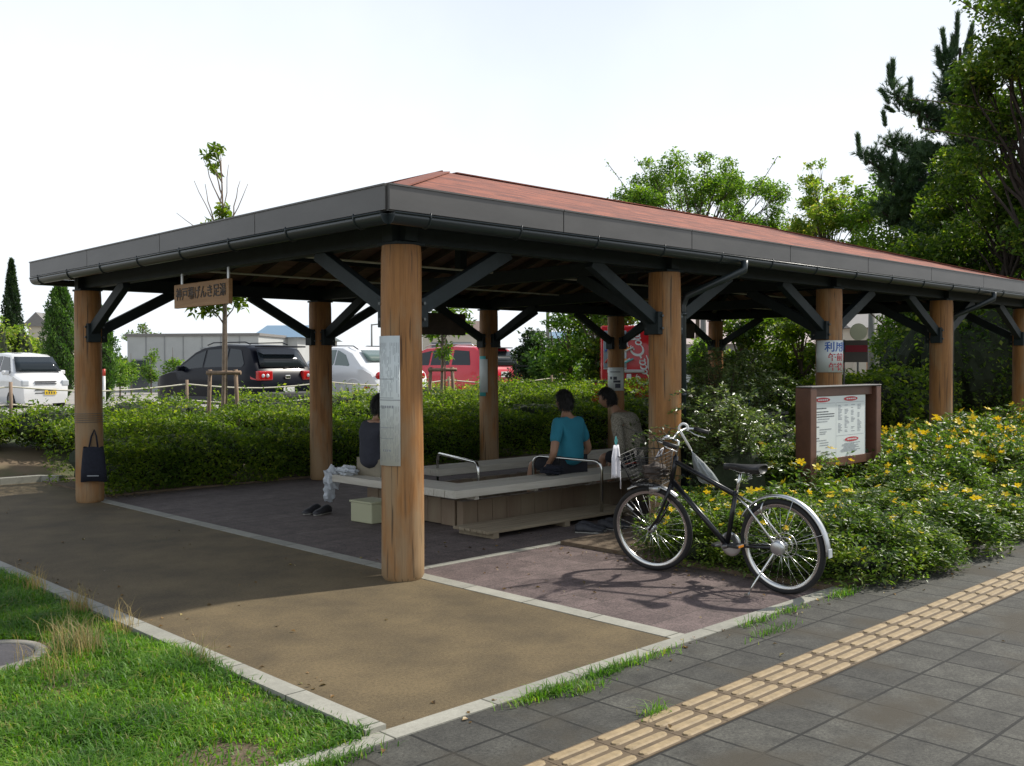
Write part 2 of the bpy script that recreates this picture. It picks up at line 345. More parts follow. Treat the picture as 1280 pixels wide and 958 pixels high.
# grass --------------------------------------------------------------
leaf_mat('grass_blade', (.07, .175, .018), (.15, .30, .035), (.30, .30, .11), trans=.45, rough=.5, tcol=(1.5, 1.7, .5))
leaf_mat('dry_grass', (.30, .24, .11), (.42, .34, .17), trans=.3, rough=.7, tcol=(1.2, 1.1, .8))
def blades(P, h, w, lean, mt, name, parent=None):
    n = len(P); a = RNG.uniform(0, 2*PI, n); d = np.stack([np.cos(a), np.sin(a), np.zeros(n)], 1); s = np.stack([-np.sin(a), np.cos(a), np.zeros(n)], 1)
    h = h[:, None]; w_ = w*RNG.uniform(.6, 1.3, (n, 1)); le = lean*RNG.uniform(.2, 1.6, (n, 1)); up_ = np.array([0, 0, 1.])
    m_ = P+up_*h*.6+d*h*le*.35; t = P+up_*h*(1-.25*le)+d*h*le
    V = np.stack([P-s*w_/2, P+s*w_/2, m_+s*w_*.4, m_-s*w_*.4, t], 1).reshape(-1, 3); i = np.arange(n)*5
    F = np.concatenate([np.stack([i, i+1, i+2], 1), np.stack([i, i+2, i+3], 1), np.stack([i+3, i+2, i+4], 1)])
    return np_mesh(name, V, F, MATS[mt], parent)
def grass():
    n = 190000; x = RNG.uniform(-4.6, -2.09, n); y = RNG.uniform(-3.0, 5.0, n)
    keep = (np.hypot(x+2.93, y+.02) > .36) & ((y > -2.47) | False) & (x < np.where(y > 3.2, -2.09-(y-3.2)*.5, -2.09))
    x = x[keep]; y = y[keep]; k = .5+.5*np.sin(x*5.1+1.3*np.sin(y*3.7))*np.cos(y*4.3+x)
    k2 = np.sin(x*1.9+2)*np.sin(y*2.3+.7); bare = np.sin(x*3.3+1)*np.sin(y*2.9+2)+.6*np.sin(x*7.7)*np.sin(y*8.3+1); thin = RNG.uniform(0, 1, len(x)) < np.where(bare < -.85, .22, .62+.5*k)
    x, y, k, k2 = x[thin], y[thin], k[thin], k2[thin]
    P = np.stack([x, y, np.full(len(x), -.01)], 1)
    h = (.035+.045*k+.015*k2)*RNG.uniform(.5, 1.35, len(x))
    o = blades(P, h, .0075, 1.0, 'grass_blade', 'grass'); tag(o, kind='stuff')
    # dry seeding grass along the kerb and by the manhole
    pts = []
    for cx_, cy_, r_, q in [(-2.16, .62, .06, 120), (-2.14, .0, .06, 50), (-2.50, -.25, .10, 260), (-2.13, -1.0, .04, 40), (-2.13, 1.5, .08, 90), (-2.75, -.55, .12, 90)]:
        pts.append(np.stack([cx_+RNG.normal(0, r_*.6, q), cy_+RNG.normal(0, r_*1.3, q), np.zeros(q)], 1))
    P = np.concatenate(pts); P[:, 0] = np.minimum(P[:, 0], -2.07)
    o = blades(P, RNG.uniform(.09, .24, len(P)), .0032, .6, 'dry_grass', 'dry_grass'); tag(o, kind='stuff')
    # weeds in the joints along the kerb
    pts = []
    for cx_, cy_, sx_, q in [(-1.15, -2.62, .11, 420), (-.70, -2.6, .09, 260), (-.95, -2.7, .08, 120), (-.45, -2.6, .08, 90), (.75, -2.6, .10, 110), (1.15, -2.6, .10, 60), (.6, -2.78, .12, 90), (-.2, -2.6, .1, 50), (-1.0, -3.14, .05, 70), (-2.45, -2.6, .14, 420), (1.8, -2.62, .1, 150)]:
        pts.append(np.stack([cx_+RNG.normal(0, sx_, q), cy_+RNG.normal(0, .022, q), np.full(q, 0.)], 1))
    P = np.concatenate(pts)
    o = blades(P, RNG.uniform(.02, .075, len(P)), .005, 1.1, 'grass_blade', 'joint_weeds'); tag(o, kind='stuff')
slab('turf_soil', [(-12, -2.44), (-2.105, -2.44), (-2.105, 3.2), (-2.3, 4.3), (-3.1, 5.5), (-5, 6.45), (-12, 6.75)], -.05, -.008, 'soil')
grass()

def litter():
    leaf_mat('dead_leaf', (.10, .06, .025), (.24, .15, .06), (.34, .28, .13), trans=.1, vscale=6)
    P = []
    def sc(n, x0, x1, y0, y1, z=.004): P.append(np.stack([RNG.uniform(x0, x1, n), RNG.uniform(y0, y1, n), np.full(n, z)], 1))
    sc(26, -2, 0, -2.4, 3); sc(10, -2, 0, 3, 6); sc(45, -2.0, -1.8, -2.4, 3.2); sc(60, -2.2, 1.9, -2.7, -2.5); sc(90, 1.95, 9, -2.95, -2.6); sc(50, .2, 1.9, -2.4, 0); sc(40, 1.5, 1.9, -2.3, .1)
    sc(30, -2, 9, -5.5, -2.7); sc(60, .2, 7, .3, 1.0, .002); sc(500, -6, .3, 8.7, 9.6, .055); sc(60, .3, 1.2, 6.0, 6.4)
    P = np.concatenate(P); V, F = leaf_arrays(P, .026, aspect=.6, up_bias=4, var=.6, fold=.25)
    tag(np_mesh('fallen_leaves', V, F, MATS['dead_leaf']), kind='stuff')
litter()
# ------------------------------------------------------------------ shelter
def wood_mat(name, c1, c2, c3, grain=1.0):
    mt, n, b = _mat(name); L = n.links
    tc = n.nodes.new('ShaderNodeTexCoord'); mp = n.nodes.new('ShaderNodeMapping'); L.new(tc.outputs['Object'], mp.inputs[0]); mp.inputs['Scale'].default_value = (14*grain, 14*grain, .8)
    n1 = n.nodes.new('ShaderNodeTexNoise'); n1.inputs['Scale'].default_value = 2.2; n1.inputs['Detail'].default_value = 7; n1.inputs['Roughness'].default_value = .7; n1.inputs['Distortion'].default_value = .6; L.new(mp.outputs[0], n1.inputs[0])
    rp = n.nodes.new('ShaderNodeValToRGB'); L.new(n1.outputs[0], rp.inputs[0]); rp.color_ramp.elements[0].position = .3; rp.color_ramp.elements[1].position = .7
    rp.color_ramp.elements[0].color = rgba(c1); rp.color_ramp.elements[1].color = rgba(c2)
    m2 = n.nodes.new('ShaderNodeMapping'); L.new(tc.outputs['Object'], m2.inputs[0]); m2.inputs['Scale'].default_value = (3, 3, .9)
    n2 = n.nodes.new('ShaderNodeTexNoise'); n2.inputs['Scale'].default_value = 2.0; n2.inputs['Detail'].default_value = 4; L.new(m2.outputs[0], n2.inputs[0])
    # weathering: strongest near the foot of the post
    sx = n.nodes.new('ShaderNodeSeparateXYZ'); L.new(tc.outputs['Object'], sx.inputs[0])
    mr = n.nodes.new('ShaderNodeMapRange'); L.new(sx.outputs['Z'], mr.inputs[0]); mr.inputs[1].default_value = 0; mr.inputs[2].default_value = 1.6; mr.inputs[3].default_value = .26; mr.inputs[4].default_value = .0
    ad = n.nodes.new('ShaderNodeMath'); ad.operation = 'ADD'; L.new(n2.outputs[0], ad.inputs[0]); L.new(mr.outputs[0], ad.inputs[1])
    r2 = n.nodes.new('ShaderNodeMapRange'); L.new(ad.outputs[0], r2.inputs[0]); r2.inputs[1].default_value = .52; r2.inputs[2].default_value = .74; r2.inputs[4].default_value = .8
    mx = n.nodes.new('ShaderNodeMix'); mx.data_type = 'RGBA'; L.new(r2.outputs[0], mx.inputs[0]); L.new(rp.outputs[0], mx.inputs[6]); mx.inputs[7].default_value = rgba(c3)
    # cracks
    m3 = n.nodes.new('ShaderNodeMapping'); L.new(tc.outputs['Object'], m3.inputs[0]); m3.inputs['Scale'].default_value = (40, 40, 1.1)
    n3 = n.nodes.new('ShaderNodeTexNoise'); n3.inputs['Scale'].default_value = 1.2; n3.inputs['Detail'].default_value = 3; L.new(m3.outputs[0], n3.inputs[0])
    r3 = n.nodes.new('ShaderNodeMapRange'); L.new(n3.outputs[0], r3.inputs[0]); r3.inputs[1].default_value = .33; r3.inputs[2].default_value = .39; r3.inputs[3].default_value = .35; r3.inputs[4].default_value = 1
    vm = n.nodes.new('ShaderNodeVectorMath'); vm.operation = 'SCALE'; L.new(mx.outputs[2], vm.inputs[0]); L.new(r3.outputs[0], vm.inputs['Scale'])
    L.new(vm.outputs[0], b.inputs[0]); b.inputs['Roughness'].default_value = .6
    bp = n.nodes.new('ShaderNodeBump'); bp.inputs['Strength'].default_value = .5; bp.inputs['Distance'].default_value = .008
    mm = n.nodes.new('ShaderNodeMath'); mm.operation = 'MULTIPLY'; L.new(n1.outputs[0], mm.inputs[0]); L.new(r3.outputs[0], mm.inputs[1]); L.new(mm.outputs[0], bp.inputs['Height']); L.new(bp.outputs[0], b.inputs['Normal'])
    return mt
wood_mat('log', (.19, .080, .020), (.40, .185, .052), (.30, .21, .115))
mat('dark_steel', (.019, .027, .029), .55, spec=.2, var=.2, scale=6, bump=.05)
mat('rafter_wood', (.070, .052, .040), .7, var=.3, scale=5)
mat('ceiling_board', (.30, .19, .14), .8, var=.3, scale=4, stretch=(1, 8, 1))
mat('fascia_sheet', (.076, .072, .068), .45, var=.18, scale=1.3, stretch=(1, 1, 3), spec=.6)
mat('gutter_plastic', (.018, .026, .028), .33, spec=.5)
mat('bracket_steel', (.10, .11, .11), .4, metal=.6)
mat('pale_trim', (.55, .56, .46), .6, var=.2, scale=5)
def shingle_mat():
    mt, n, b = _mat('shingles'); L = n.links
    uv = n.nodes.new('ShaderNodeUVMap'); uv.uv_map = 'UVMap'
    br = n.nodes.new('ShaderNodeTexBrick'); br.inputs['Scale'].default_value = 1; br.inputs['Brick Width'].default_value = .33; br.inputs['Row Height'].default_value = .145; br.inputs['Mortar Size'].default_value = .006
    br.inputs['Color1'].default_value = (.31, .098, .055, 1); br.inputs['Color2'].default_value = (.14, .048, .034, 1); br.inputs['Mortar'].default_value = (.10, .04, .03, 1); L.new(uv.outputs[0], br.inputs['Vector'])
    n1 = n.nodes.new('ShaderNodeTexNoise'); n1.inputs['Scale'].default_value = 9; n1.inputs['Detail'].default_value = 8; n1.inputs['Roughness'].default_value = .8; L.new(uv.outputs[0], n1.inputs[0])
    mr = n.nodes.new('ShaderNodeMapRange'); L.new(n1.outputs[0], mr.inputs[0]); mr.inputs[1].default_value = .3; mr.inputs[2].default_value = .7; mr.inputs[3].default_value = .7; mr.inputs[4].default_value = 1.35
    vm = n.nodes.new('ShaderNodeVectorMath'); vm.operation = 'SCALE'; L.new(br.outputs[0], vm.inputs[0]); L.new(mr.outputs[0], vm.inputs['Scale']); L.new(vm.outputs[0], b.inputs[0])
    b.inputs['Roughness'].default_value = .9
    bp = n.nodes.new('ShaderNodeBump'); bp.inputs['Strength'].default_value = .6; bp.inputs['Distance'].default_value = .01; bp.invert = True; L.new(br.outputs['Fac'], bp.inputs['Height']); L.new(bp.outputs[0], b.inputs['Normal'])
shingle_mat(); mat('cap_shingle', (.20, .065, .042), .9, var=.3, scale=12)

S, W, H = 3.236, 6.031, 2.494; O = .48; NB = 4
X0, X1, Y0, Y1 = -O, NB*S+O, -O, W+O
shelter = empty('footbath_shelter', (0, 0, 0), 0, 'open timber shelter on log posts with a red shingle hip roof over the footbath', 'shelter')
def log_post(x, y):
    b = MB(); prof = []; n = 28; seed = rr(0, 9)
    zs = list(np.linspace(.03, H, 26)); vs = []
    for j, z in enumerate([0.0]+zs):
        for k in range(n):
            a = 2*PI*k/n; r = .144 if j == 0 else .158+.003*math.sin(2*a+seed+z)+.002*math.sin(5*a+z*3+seed)-.004*(z/H)
            if j == len(zs): r -= .004
            vs.append((x+r*math.cos(a), y+r*math.sin(a), z))
    m_ = len(zs)+1
    b.add(vs, [(i*n+k, i*n+(k+1) % n, (i+1)*n+(k+1) % n, (i+1)*n+k) for i in range(m_-1) for k in range(n)], 0, True)
    b.add([vs[(m_-1)*n+k] for k in range(n)], [list(range(n))], 0)
    return b.build('post', MATS['log'], shelter)
def brace(x, y, dx, dy, name='brace', run=.98, z0=2.02, z1=2.53):
    b = MB(); p0 = Vector((x+dx*.13, y+dy*.13, z0)); p1 = Vector((x+dx*(run+.12), y+dy*(run+.12), z1))
    b.beam(p0, p1, .085, .12, bev=.006)
    # clamp plate on the post with two bolts
    b.box((x+dx*.15, y+dy*.15, z0-.02), (.10 if dx else .15, .10 if dy else .15, .22), bev=.006)
    for s_ in (-1, 1):
        for zz in (-.07, .05):
            q = Vector((x+dx*.15+(0 if dx else s_*.082), y+dy*.15+(0 if dy else s_*.082), z0+zz)); q2 = q+Vector((0 if dx else s_*.014, 0 if dy else s_*.014, 0))
            b.cyl(q, q2, .012, 8, mi=1)
    return b.build(name, [MATS['dark_steel'], MATS['bracket_steel']], shelter)
for j, yy in enumerate((0, W)):
    for i in range(NB+1):
        p = log_post(i*S, yy)
        s_ = 1 if j == 0 else -1
        if i < NB: brace(i*S, yy, 1, 0)
        if i > 0: brace(i*S, yy, -1, 0)
        brace(i*S, yy, 0, s_)
        # steel cap carrying the beam
        MB().box((i*S, yy, H+.012), (.26, .26, .024), bev=.005).build('cap_plate', MATS['dark_steel'], shelter)
# beams round the edge and across at each bay
bz = H+.024+.075
for yy in (0, W): MB().box(((X0+X1)/2, yy, bz), (X1-X0-2*O+.26, .12, .15), bev=.006).build('beam', MATS['dark_steel'], shelter)
for i in range(NB+1):
    yy0, yy1 = -.13, W+.13
    MB().box((i*S, (yy0+yy1)/2, bz+.0+ .003), (.118, yy1-yy0, .144), bev=.006).build('cross_beam', MATS['dark_steel'], shelter)
RX0, RY, RZ = 2.97, (Y0+Y1)/2, 3.86; EZ = 2.80; RX1 = X1-(RX0-X0)
slope = (RZ-EZ)/(RY-Y0)
def rz_at(x, y, dz=0):
    d = min(x-X0, X1-x, y-Y0, Y1-y); return EZ+slope*d+dz
# king posts and ridge
MB().box(((RX0+RX1)/2, RY, RZ-.20), (RX1-RX0, .1, .18)).build('ridge_beam', MATS['dark_steel'], shelter)
for i in range(1, NB):
    MB().box((i*S, RY, (bz+RZ)/2-.1), (.1, .1, RZ-bz-.25)).build('king_post', MATS['dark_steel'], shelter)
for (cx_, cy_) in ((X0, Y0), (X0, Y1), (X1, Y0), (X1, Y1)):
    rx = RX0 if cx_ == X0 else RX1; sxn = 1 if cx_ == X0 else -1; syn = 1 if cy_ == Y0 else -1
    MB().beam((cx_+sxn*.1, cy_+syn*.1, EZ-.10), (rx, RY, RZ-.14), .09, .14).build('hip_rafter', MATS['dark_steel'], shelter)
x = X0+.46
while x < X1-.3:
    for sg, ye in ((1, Y0), (-1, Y1)):
        run = min(x-X0, X1-x, RY-Y0)
        if run > .35: MB().beam((x, ye+sg*.06, EZ-.075), (x, ye+sg*run, EZ-.075+slope*(run-.06)), .05, .085).build('rafter', MATS['rafter_wood'], shelter)
    x += .455
y = Y0+.46
while y < Y1-.3:
    for sg, xe in ((1, X0), (-1, X1)):
        run = min(y-Y0, Y1-y, RX0-X0)
        if run > .35: MB().beam((xe+sg*.06, y, EZ-.075), (xe+sg*run, y, EZ-.075+slope*(run-.06)), .05, .085).build('rafter', MATS['rafter_wood'], shelter)
    y += .455
# roof covering: shingle planes on boards
def roof_planes(z, inset, nm, mt):
    a0, a1, b0, b1 = X0+inset, X1-inset, Y0+inset, Y1-inset
    P = {'A': (a0, b0, EZ+z), 'B': (a1, b0, EZ+z), 'C': (a1, b1, EZ+z), 'D': (a0, b1, EZ+z), 'R': (RX0, RY, RZ+z), 'Q': (RX1, RY, RZ+z)}
    fs = ['ABQR', 'BCQ', 'CDRQ', 'DAR']; me = bpy.data.meshes.new(nm); vs = []; F = []; uvs = []
    for f in fs:
        o = len(vs); pts = [Vector(P[k]) for k in f]; vs += pts; F.append(list(range(o, o+len(pts))))
        u = (pts[1]-pts[0]).normalized(); nrm = u.cross(pts[-1]-pts[0]).normalized(); v = nrm.cross(u)
        uvs += [((p-pts[0]).dot(u), (p-pts[0]).dot(v)) for p in pts]
    me.from_pydata([tuple(v) for v in vs], [], F); me.materials.append(MATS[mt])
    ul = me.uv_layers.new(name='UVMap')
    for i, q in enumerate(uvs): ul.data[i].uv = q
    o = bpy.data.objects.new(nm, me); COL.objects.link(o); o.parent = shelter; return o
roof = roof_planes(.012, .02, 'shingle_roof', 'shingles')
md = roof.modifiers.new('thickness', 'SOLIDIFY'); md.thickness = .02; md.offset = -1
roof_planes(-.028, .03, 'ceiling', 'ceiling_board')
# hip and ridge caps
for a, c in (((X0, Y0, EZ), (RX0, RY, RZ)), ((X0, Y1, EZ), (RX0, RY, RZ)), ((X1, Y0, EZ), (RX1, RY, RZ)), ((X1, Y1, EZ), (RX1, RY, RZ)), ((RX0, RY, RZ), (RX1, RY, RZ))):
    a = Vector(a)+Vector((0, 0, .022)); c = Vector(c)+Vector((0, 0, .022)); a = a.lerp(c, .02)
    MB().beam(a-Vector((0, 0, .012)), c-Vector((0, 0, .012)), .16, .012).build('ridge_cap', MATS['cap_shingle'], shelter)
# fascia: sheet-metal panels with dark joints, gutter hung below with brackets
FZ0, FZ1 = 2.665, 2.835
def fascia_run(p0, p1, nrm):
    p0 = Vector(p0); p1 = Vector(p1); n = Vector(nrm); L = (p1-p0).length; d = (p1-p0)/L; k = max(1, round(L/1.82)); seg = L/k
    for i in range(k):
        a = p0+d*(i*seg+(.0 if i == 0 else .004)); c = p0+d*((i+1)*seg-(.0 if i == k-1 else .004))
        b = MB(); mid = (a+c)/2; ln = (c-a).length
        dims = (ln, .03, FZ1-FZ0) if abs(d.x) > .5 else (.03, ln, FZ1-FZ0)
        b.box(Vector((mid.x, mid.y, (FZ0+FZ1)/2)), dims, bev=.002)
        # drip lip along the top and return at the foot
        q = mid+n*.006; dims = (ln, .034, .012) if abs(d.x) > .5 else (.034, ln, .012)
        b.box(Vector((q.x, q.y, FZ1+.004)), dims)
        q = mid-n*.05; dims = (ln, .10, .01) if abs(d.x) > .5 else (.10, ln, .01)
        b.box(Vector((q.x, q.y, FZ0-.003)), dims)
        b.build('fascia', MATS['fascia_sheet'], shelter)
    # dark backing behind the joints
    m0 = (p0+p1)/2-n*.02; dims = (L-.04, .008, .12) if abs(d.x) > .5 else (.008, L-.04, .12)
    MB().box((m0.x, m0.y, 2.75), dims).build('fascia_backing', MATS['dark_steel'], shelter)
    # half-round gutter
    gz = 2.648; gr = .060; off = n*-.030; b = MB(); pr_ = []
    for t in (.035, L-.035):
        for a in np.linspace(PI, 2*PI, 9):
            q = p0+d*t+off+n*(gr*math.cos(a)); pr_.append((q.x, q.y, gz+gr*math.sin(a)*1.25))
    for t in (.035, L-.035):
        for a in np.linspace(PI, 2*PI, 9):
            q = p0+d*t+off+n*((gr-.004)*math.cos(a)); pr_.append((q.x, q.y, gz+(gr-.004)*math.sin(a)*1.25))
    b.add(pr_, [(i, i+1, 9+i+1, 9+i) for i in range(8)]+[(18+i, 27+i, 27+i+1, 18+i+1) for i in range(8)]+[(0, 9, 27, 18), (8, 26, 35, 17)], 0, True)
    # rolled outer bead and end caps
    q0 = p0+d*.035+off+n*gr; q1 = p1-d*.035+off+n*gr
    b.tube([(q0.x, q0.y, gz+.002), (q1.x, q1.y, gz+.002)], .007, 6)
    for t in (.035, L-.035):
        b.add([( (p0+d*t+off+n*(gr*math.cos(a))).x, (p0+d*t+off+n*(gr*math.cos(a))).y, gz+gr*math.sin(a)*1.25) for a in np.linspace(PI, 2*PI, 9)], [list(range(9))])
    b.build('gutter', MATS['gutter_plastic'], shelter)
    t = .35
    while t < L:
        b = MB(); pts = []
        for a in np.linspace(PI*1.02, 2*PI+.3, 8):
            q = p0+d*t+off+n*((gr+.004)*math.cos(a)); pts.append((q.x, q.y, gz+(gr+.004)*math.sin(a)*1.25))
        b.tube(pts, .006, 5); b.build('gutter_bracket', MATS['gutter_plastic'], shelter); t += .9
    # pale soffit edge strip seen below the gutter
    q = (p0+p1)/2-n*.20; dims = (L-.5, .03, .02) if abs(d.x) > .5 else (.03, L-.5, .02)
    MB().box((q.x, q.y, 2.655), dims).build('soffit_batten', MATS['pale_trim'], shelter)
fascia_run((X0, Y0, 0), (X1, Y0, 0), (0, -1, 0)); fascia_run((X0, Y1, 0), (X1, Y1, 0), (0, 1, 0))
fascia_run((X0+.0, Y0+.016, 0), (X0, Y1-.016, 0), (-1, 0, 0)); fascia_run((X1, Y0+.016, 0), (X1, Y1-.016, 0), (1, 0, 0))
# purlins with pale undersides
for d_ in (1.15, 2.3):
    z = EZ+slope*d_-.15
    for yy in (Y0+d_, Y1-d_): MB().box(((X0+X1)/2, yy, z), (X1-X0-2*d_, .06, .06)).build('purlin', MATS['dark_steel'], shelter)
    for xx in (X0+d_, X1-d_): MB().box((xx, (Y0+Y1)/2, z), (.06, Y1-Y0-2*d_-.07, .06)).build('purlin', MATS['dark_steel'], shelter)
# conduit and batten lamps under the beams
for yy in (.9, 2.4, 4.4): MB().cyl((X0+.9, yy, 2.66), (X1-.9, yy, 2.66), .012, 6).build('conduit', MATS['pale_trim'], shelter)
# downpipe beside the second post with a swan neck from the gutter
b = MB(); b.tube([(3.80, -.54, 2.61), (3.80, -.54, 2.52), (3.62, -.34, 2.40), (3.50, -.07, 2.28), (3.47, -.04, 2.18), (3.47, -.04, .0)], .038, 10)
for zz in (2.1, 1.3, .5): b.cyl((3.47, -.04, zz-.02), (3.47, -.04, zz+.02), .043, 10)
b.build('downpipe', MATS['gutter_plastic'], shelter)
b = MB(); b.tube([(10.2, -.54, 2.61), (10.2, -.54, 2.52), (10.05, -.34, 2.40), (9.97, -.07, 2.28), (9.96, -.04, 2.18), (9.96, -.04, .0)], .038, 10)
b.build('downpipe', MATS['gutter_plastic'], shelter)
# ------------------------------------------------------------------ foliage materials
leaf_mat('hedge_leaf', (.060, .115, .014), (.155, .235, .030), (.27, .32, .06), trans=.5, tcol=(1.8, 1.9, .6))
leaf_mat('flower_bush_leaf', (.055, .110, .020), (.135, .205, .038), (.24, .27, .07), trans=.4, rough=.42, spec=.5)
leaf_mat('glossy_leaf', (.06, .10, .04), (.12, .17, .08), (.22, .25, .16), trans=.35, rough=.36, spec=1.0)
leaf_mat('zelkova_leaf', (.060, .125, .025), (.14, .25, .045), (.24, .32, .08), trans=.5, tcol=(1.8, 1.9, .6))
leaf_mat('dark_tree_leaf', (.035, .075, .015), (.095, .165, .030), (.20, .25, .05), trans=.5, tcol=(1.8, 1.9, .6))
leaf_mat('pine_needle', (.022, .055, .026), (.055, .11, .05), (.09, .15, .07), trans=.25, rough=.5)
leaf_mat('conifer_leaf', (.03, .08, .015), (.08, .17, .03), (.14, .25, .05), trans=.3)
leaf_mat('dark_conifer_leaf', (.014, .035, .014), (.035, .07, .025), (.06, .10, .035), trans=.2)
leaf_mat('lime_leaf', (.11, .20, .03), (.26, .34, .06), (.45, .40, .16), trans=.45)
leaf_mat('petal', (.90, .66, .02), (.93, .78, .05), trans=.3, tcol=(1.2, 1.0, .5), rough=.5)
mat('twig', (.06, .045, .028), .9, var=.3, scale=20)
mat('bark', (.10, .075, .055), .9, var=.35, scale=9, stretch=(1, 1, .25), bump=.5)
mat('dark_bark', (.035, .027, .022), .95, var=.3, scale=8, bump=.5)
mat('pale_bark', (.26, .20, .15), .85, var=.25, scale=10, bump=.3)
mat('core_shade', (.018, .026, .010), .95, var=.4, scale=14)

def leafy(name, P, size, mt, parent, **k):
    V, F = leaf_arrays(P, size, **k); return np_mesh(name, V, F, MATS[mt], parent)
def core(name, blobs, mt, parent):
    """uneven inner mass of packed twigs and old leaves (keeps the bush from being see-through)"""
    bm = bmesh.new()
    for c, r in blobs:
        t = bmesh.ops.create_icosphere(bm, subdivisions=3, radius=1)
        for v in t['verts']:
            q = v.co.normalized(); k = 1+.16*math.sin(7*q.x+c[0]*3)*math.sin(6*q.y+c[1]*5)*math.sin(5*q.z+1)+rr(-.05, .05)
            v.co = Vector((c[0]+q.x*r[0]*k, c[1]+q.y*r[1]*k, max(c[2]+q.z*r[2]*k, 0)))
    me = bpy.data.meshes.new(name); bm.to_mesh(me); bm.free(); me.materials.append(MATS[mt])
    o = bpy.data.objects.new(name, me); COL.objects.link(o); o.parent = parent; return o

# ---- clipped hedge behind the shelter, in blocks
def hedge_block(x0, x1, y0, y1, h, label, n=15000, mt='hedge_leaf', size=.05, group='hedge blocks along the back of the shelter', z=0.0):
    cx_, cy_ = (x0+x1)/2, (y0+y1)/2; t = empty('hedge', (cx_, cy_, z), 0, label, 'hedge', group)
    lx, ly = (x1-x0)/2, (y1-y0)/2
    cnt = n; u = RNG.uniform(-1, 1, (cnt, 3)); face = RNG.uniform(0, 1, cnt)
    X = u[:, 0]*lx*1.03; Y = u[:, 1]*ly; Z = (u[:, 2]*.5+.5)*h
    top = face < .5; fr = (face >= .5) & (face < .85); bk = face >= .85
    wob = lambda a, b: .06*np.sin(a*2.7+cx_*3)+.05*np.sin(b*5.1+a*1.7+cx_)+.035*np.sin(a*9+b*7)
    Z[top] = h+wob(X+cx_, Y)[top]-np.abs(RNG.normal(0, .07, top.sum()))
    bulge = np.sqrt(np.clip(1-(Z/h*1.0-.45)**2*1.1, 0, 1))
    Y[fr] = (-ly*bulge*1.0+wob(X+cx_, Z*2)*1.3+np.abs(RNG.normal(0, .08, cnt)))[fr]; Y[bk] = (ly*bulge-np.abs(RNG.normal(0, .08, cnt)))[bk]
    edge = np.clip((np.abs(Y)-ly*.6)/(ly*.4), 0, 1); Z[top] -= (edge**2*.10*h)[top]; Z[top] *= (.66+.34*np.clip((Y/ly+1)/1.3, 0, 1))[top]; Z[fr] *= .70
    P = np.stack([X, Y, np.maximum(Z, .02)], 1)
    # loose shoots standing over the top
    k = int((x1-x0)*12); pts = []
    for _ in range(k):
        px, py = rr(-lx, lx), rr(-ly, ly*.9); L = rr(.06, .26); dx, dy = rr(-.08, .08), rr(-.08, .08)
        for j in range(9):
            q = j/8; pts.append((px+dx*q, py+dy*q, h*(.64+.32*min(1, (py/ly+1)/1.3))+L*q))
    leafy('foliage', np.concatenate([P, np.array(pts)]), size, mt, t, up_bias=.4, var=.5)
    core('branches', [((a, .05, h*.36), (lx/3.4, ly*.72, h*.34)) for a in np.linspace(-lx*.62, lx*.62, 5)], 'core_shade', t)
    return t
hx = [.25, 2.7, 5.3, 8.0, 10.8, 14.0]
hl = ['dark green clipped hedge block beside the end post with the hanging bag', 'clipped hedge block between the first two posts of the back row', 'clipped hedge block behind the seated person in the dark shirt',
      'clipped hedge block behind the person in the teal shirt', 'clipped hedge block under the red vending machine']
for i in range(5): hedge_block(hx[i]+.02, hx[i+1]-.02, 6.25+(.0 if i else .02), 8.3, [.92, .94, 1.06, 1.21, 1.27][i], hl[i], n=17000 if i < 4 else 12000)
# hedge left of the shelter, past the bend of the path
def bush(name, x, y, z, r, h, label, cat, mt, n, size, group=None, blobs=7, spread=.6, seed=None, shoots=0):
    t = empty(name, (x, y, z), 0, label, cat, group); cl = []
    for k in range(blobs):
        a = 2*PI*k/blobs+rr(-.3, .3); d = r*spread*rr(.5, 1) if k else 0
        cl.append(((math.cos(a)*d, math.sin(a)*d, h*rr(.45, .62)), (r*rr(.42, .6), r*rr(.42, .6), h*rr(.38, .46))))
    P = clump_points(cl, n, 4.5); P[:, 2] = np.maximum(P[:, 2], .02)
    if shoots:
        pts = []
        for _ in range(shoots):
            a = rr(0, 2*PI); d = r*rr(.2, .8); L = rr(.15, .35); o_ = (math.cos(a)*d, math.sin(a)*d, h*.8)
            for j in range(10): q = j/9; pts.append((o_[0]*(1+.3*q), o_[1]*(1+.3*q), o_[2]+L*q))
        P = np.concatenate([P, np.array(pts)])
    leafy('foliage', P, size, mt, t, up_bias=.4, var=.5)
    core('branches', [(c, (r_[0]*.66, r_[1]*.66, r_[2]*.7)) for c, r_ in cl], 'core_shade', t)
    return t
sp = [(-3.6, 11.6, 'low bush at the very end of the bed, cut by the picture edge'), (-2.3, 11.2, 'low bush in the bed, second from the picture edge'), (-1.1, 10.9, 'low bush in the bed beyond the path, third from the picture edge'), (.0, 10.7, 'low bush in the bed just beside the end post'), (1.2, 10.2, 'low bush behind the end post with the bag')]
for i, (x, y, lb) in enumerate(sp):
    bush('low_bush', x, y, .28, .95, .72, lb, 'bush', 'hedge_leaf', 6500, .055, 'bushes in the bed beyond the path', shoots=10)
for i, (x, y) in enumerate([(2.6, 9.6), (4.6, 9.9), (6.6, 9.8), (8.8, 9.7), (10.9, 9.8), (13.2, 9.9)]):
    bush('weedy_shrub', x, y, .2, 1.15, .95+.1*(i > 2), 'loose weedy shrub behind the hedge, %s' % ['near the young tree', 'below the black car', 'below the silver car', 'below the red car', 'left of the vending machine', 'in front of the vending machine'][i], 'shrub', 'lime_leaf' if i in (2, 3, 4) else 'hedge_leaf', 5200, .06, 'shrubs between hedge and parking lot', shoots=26)

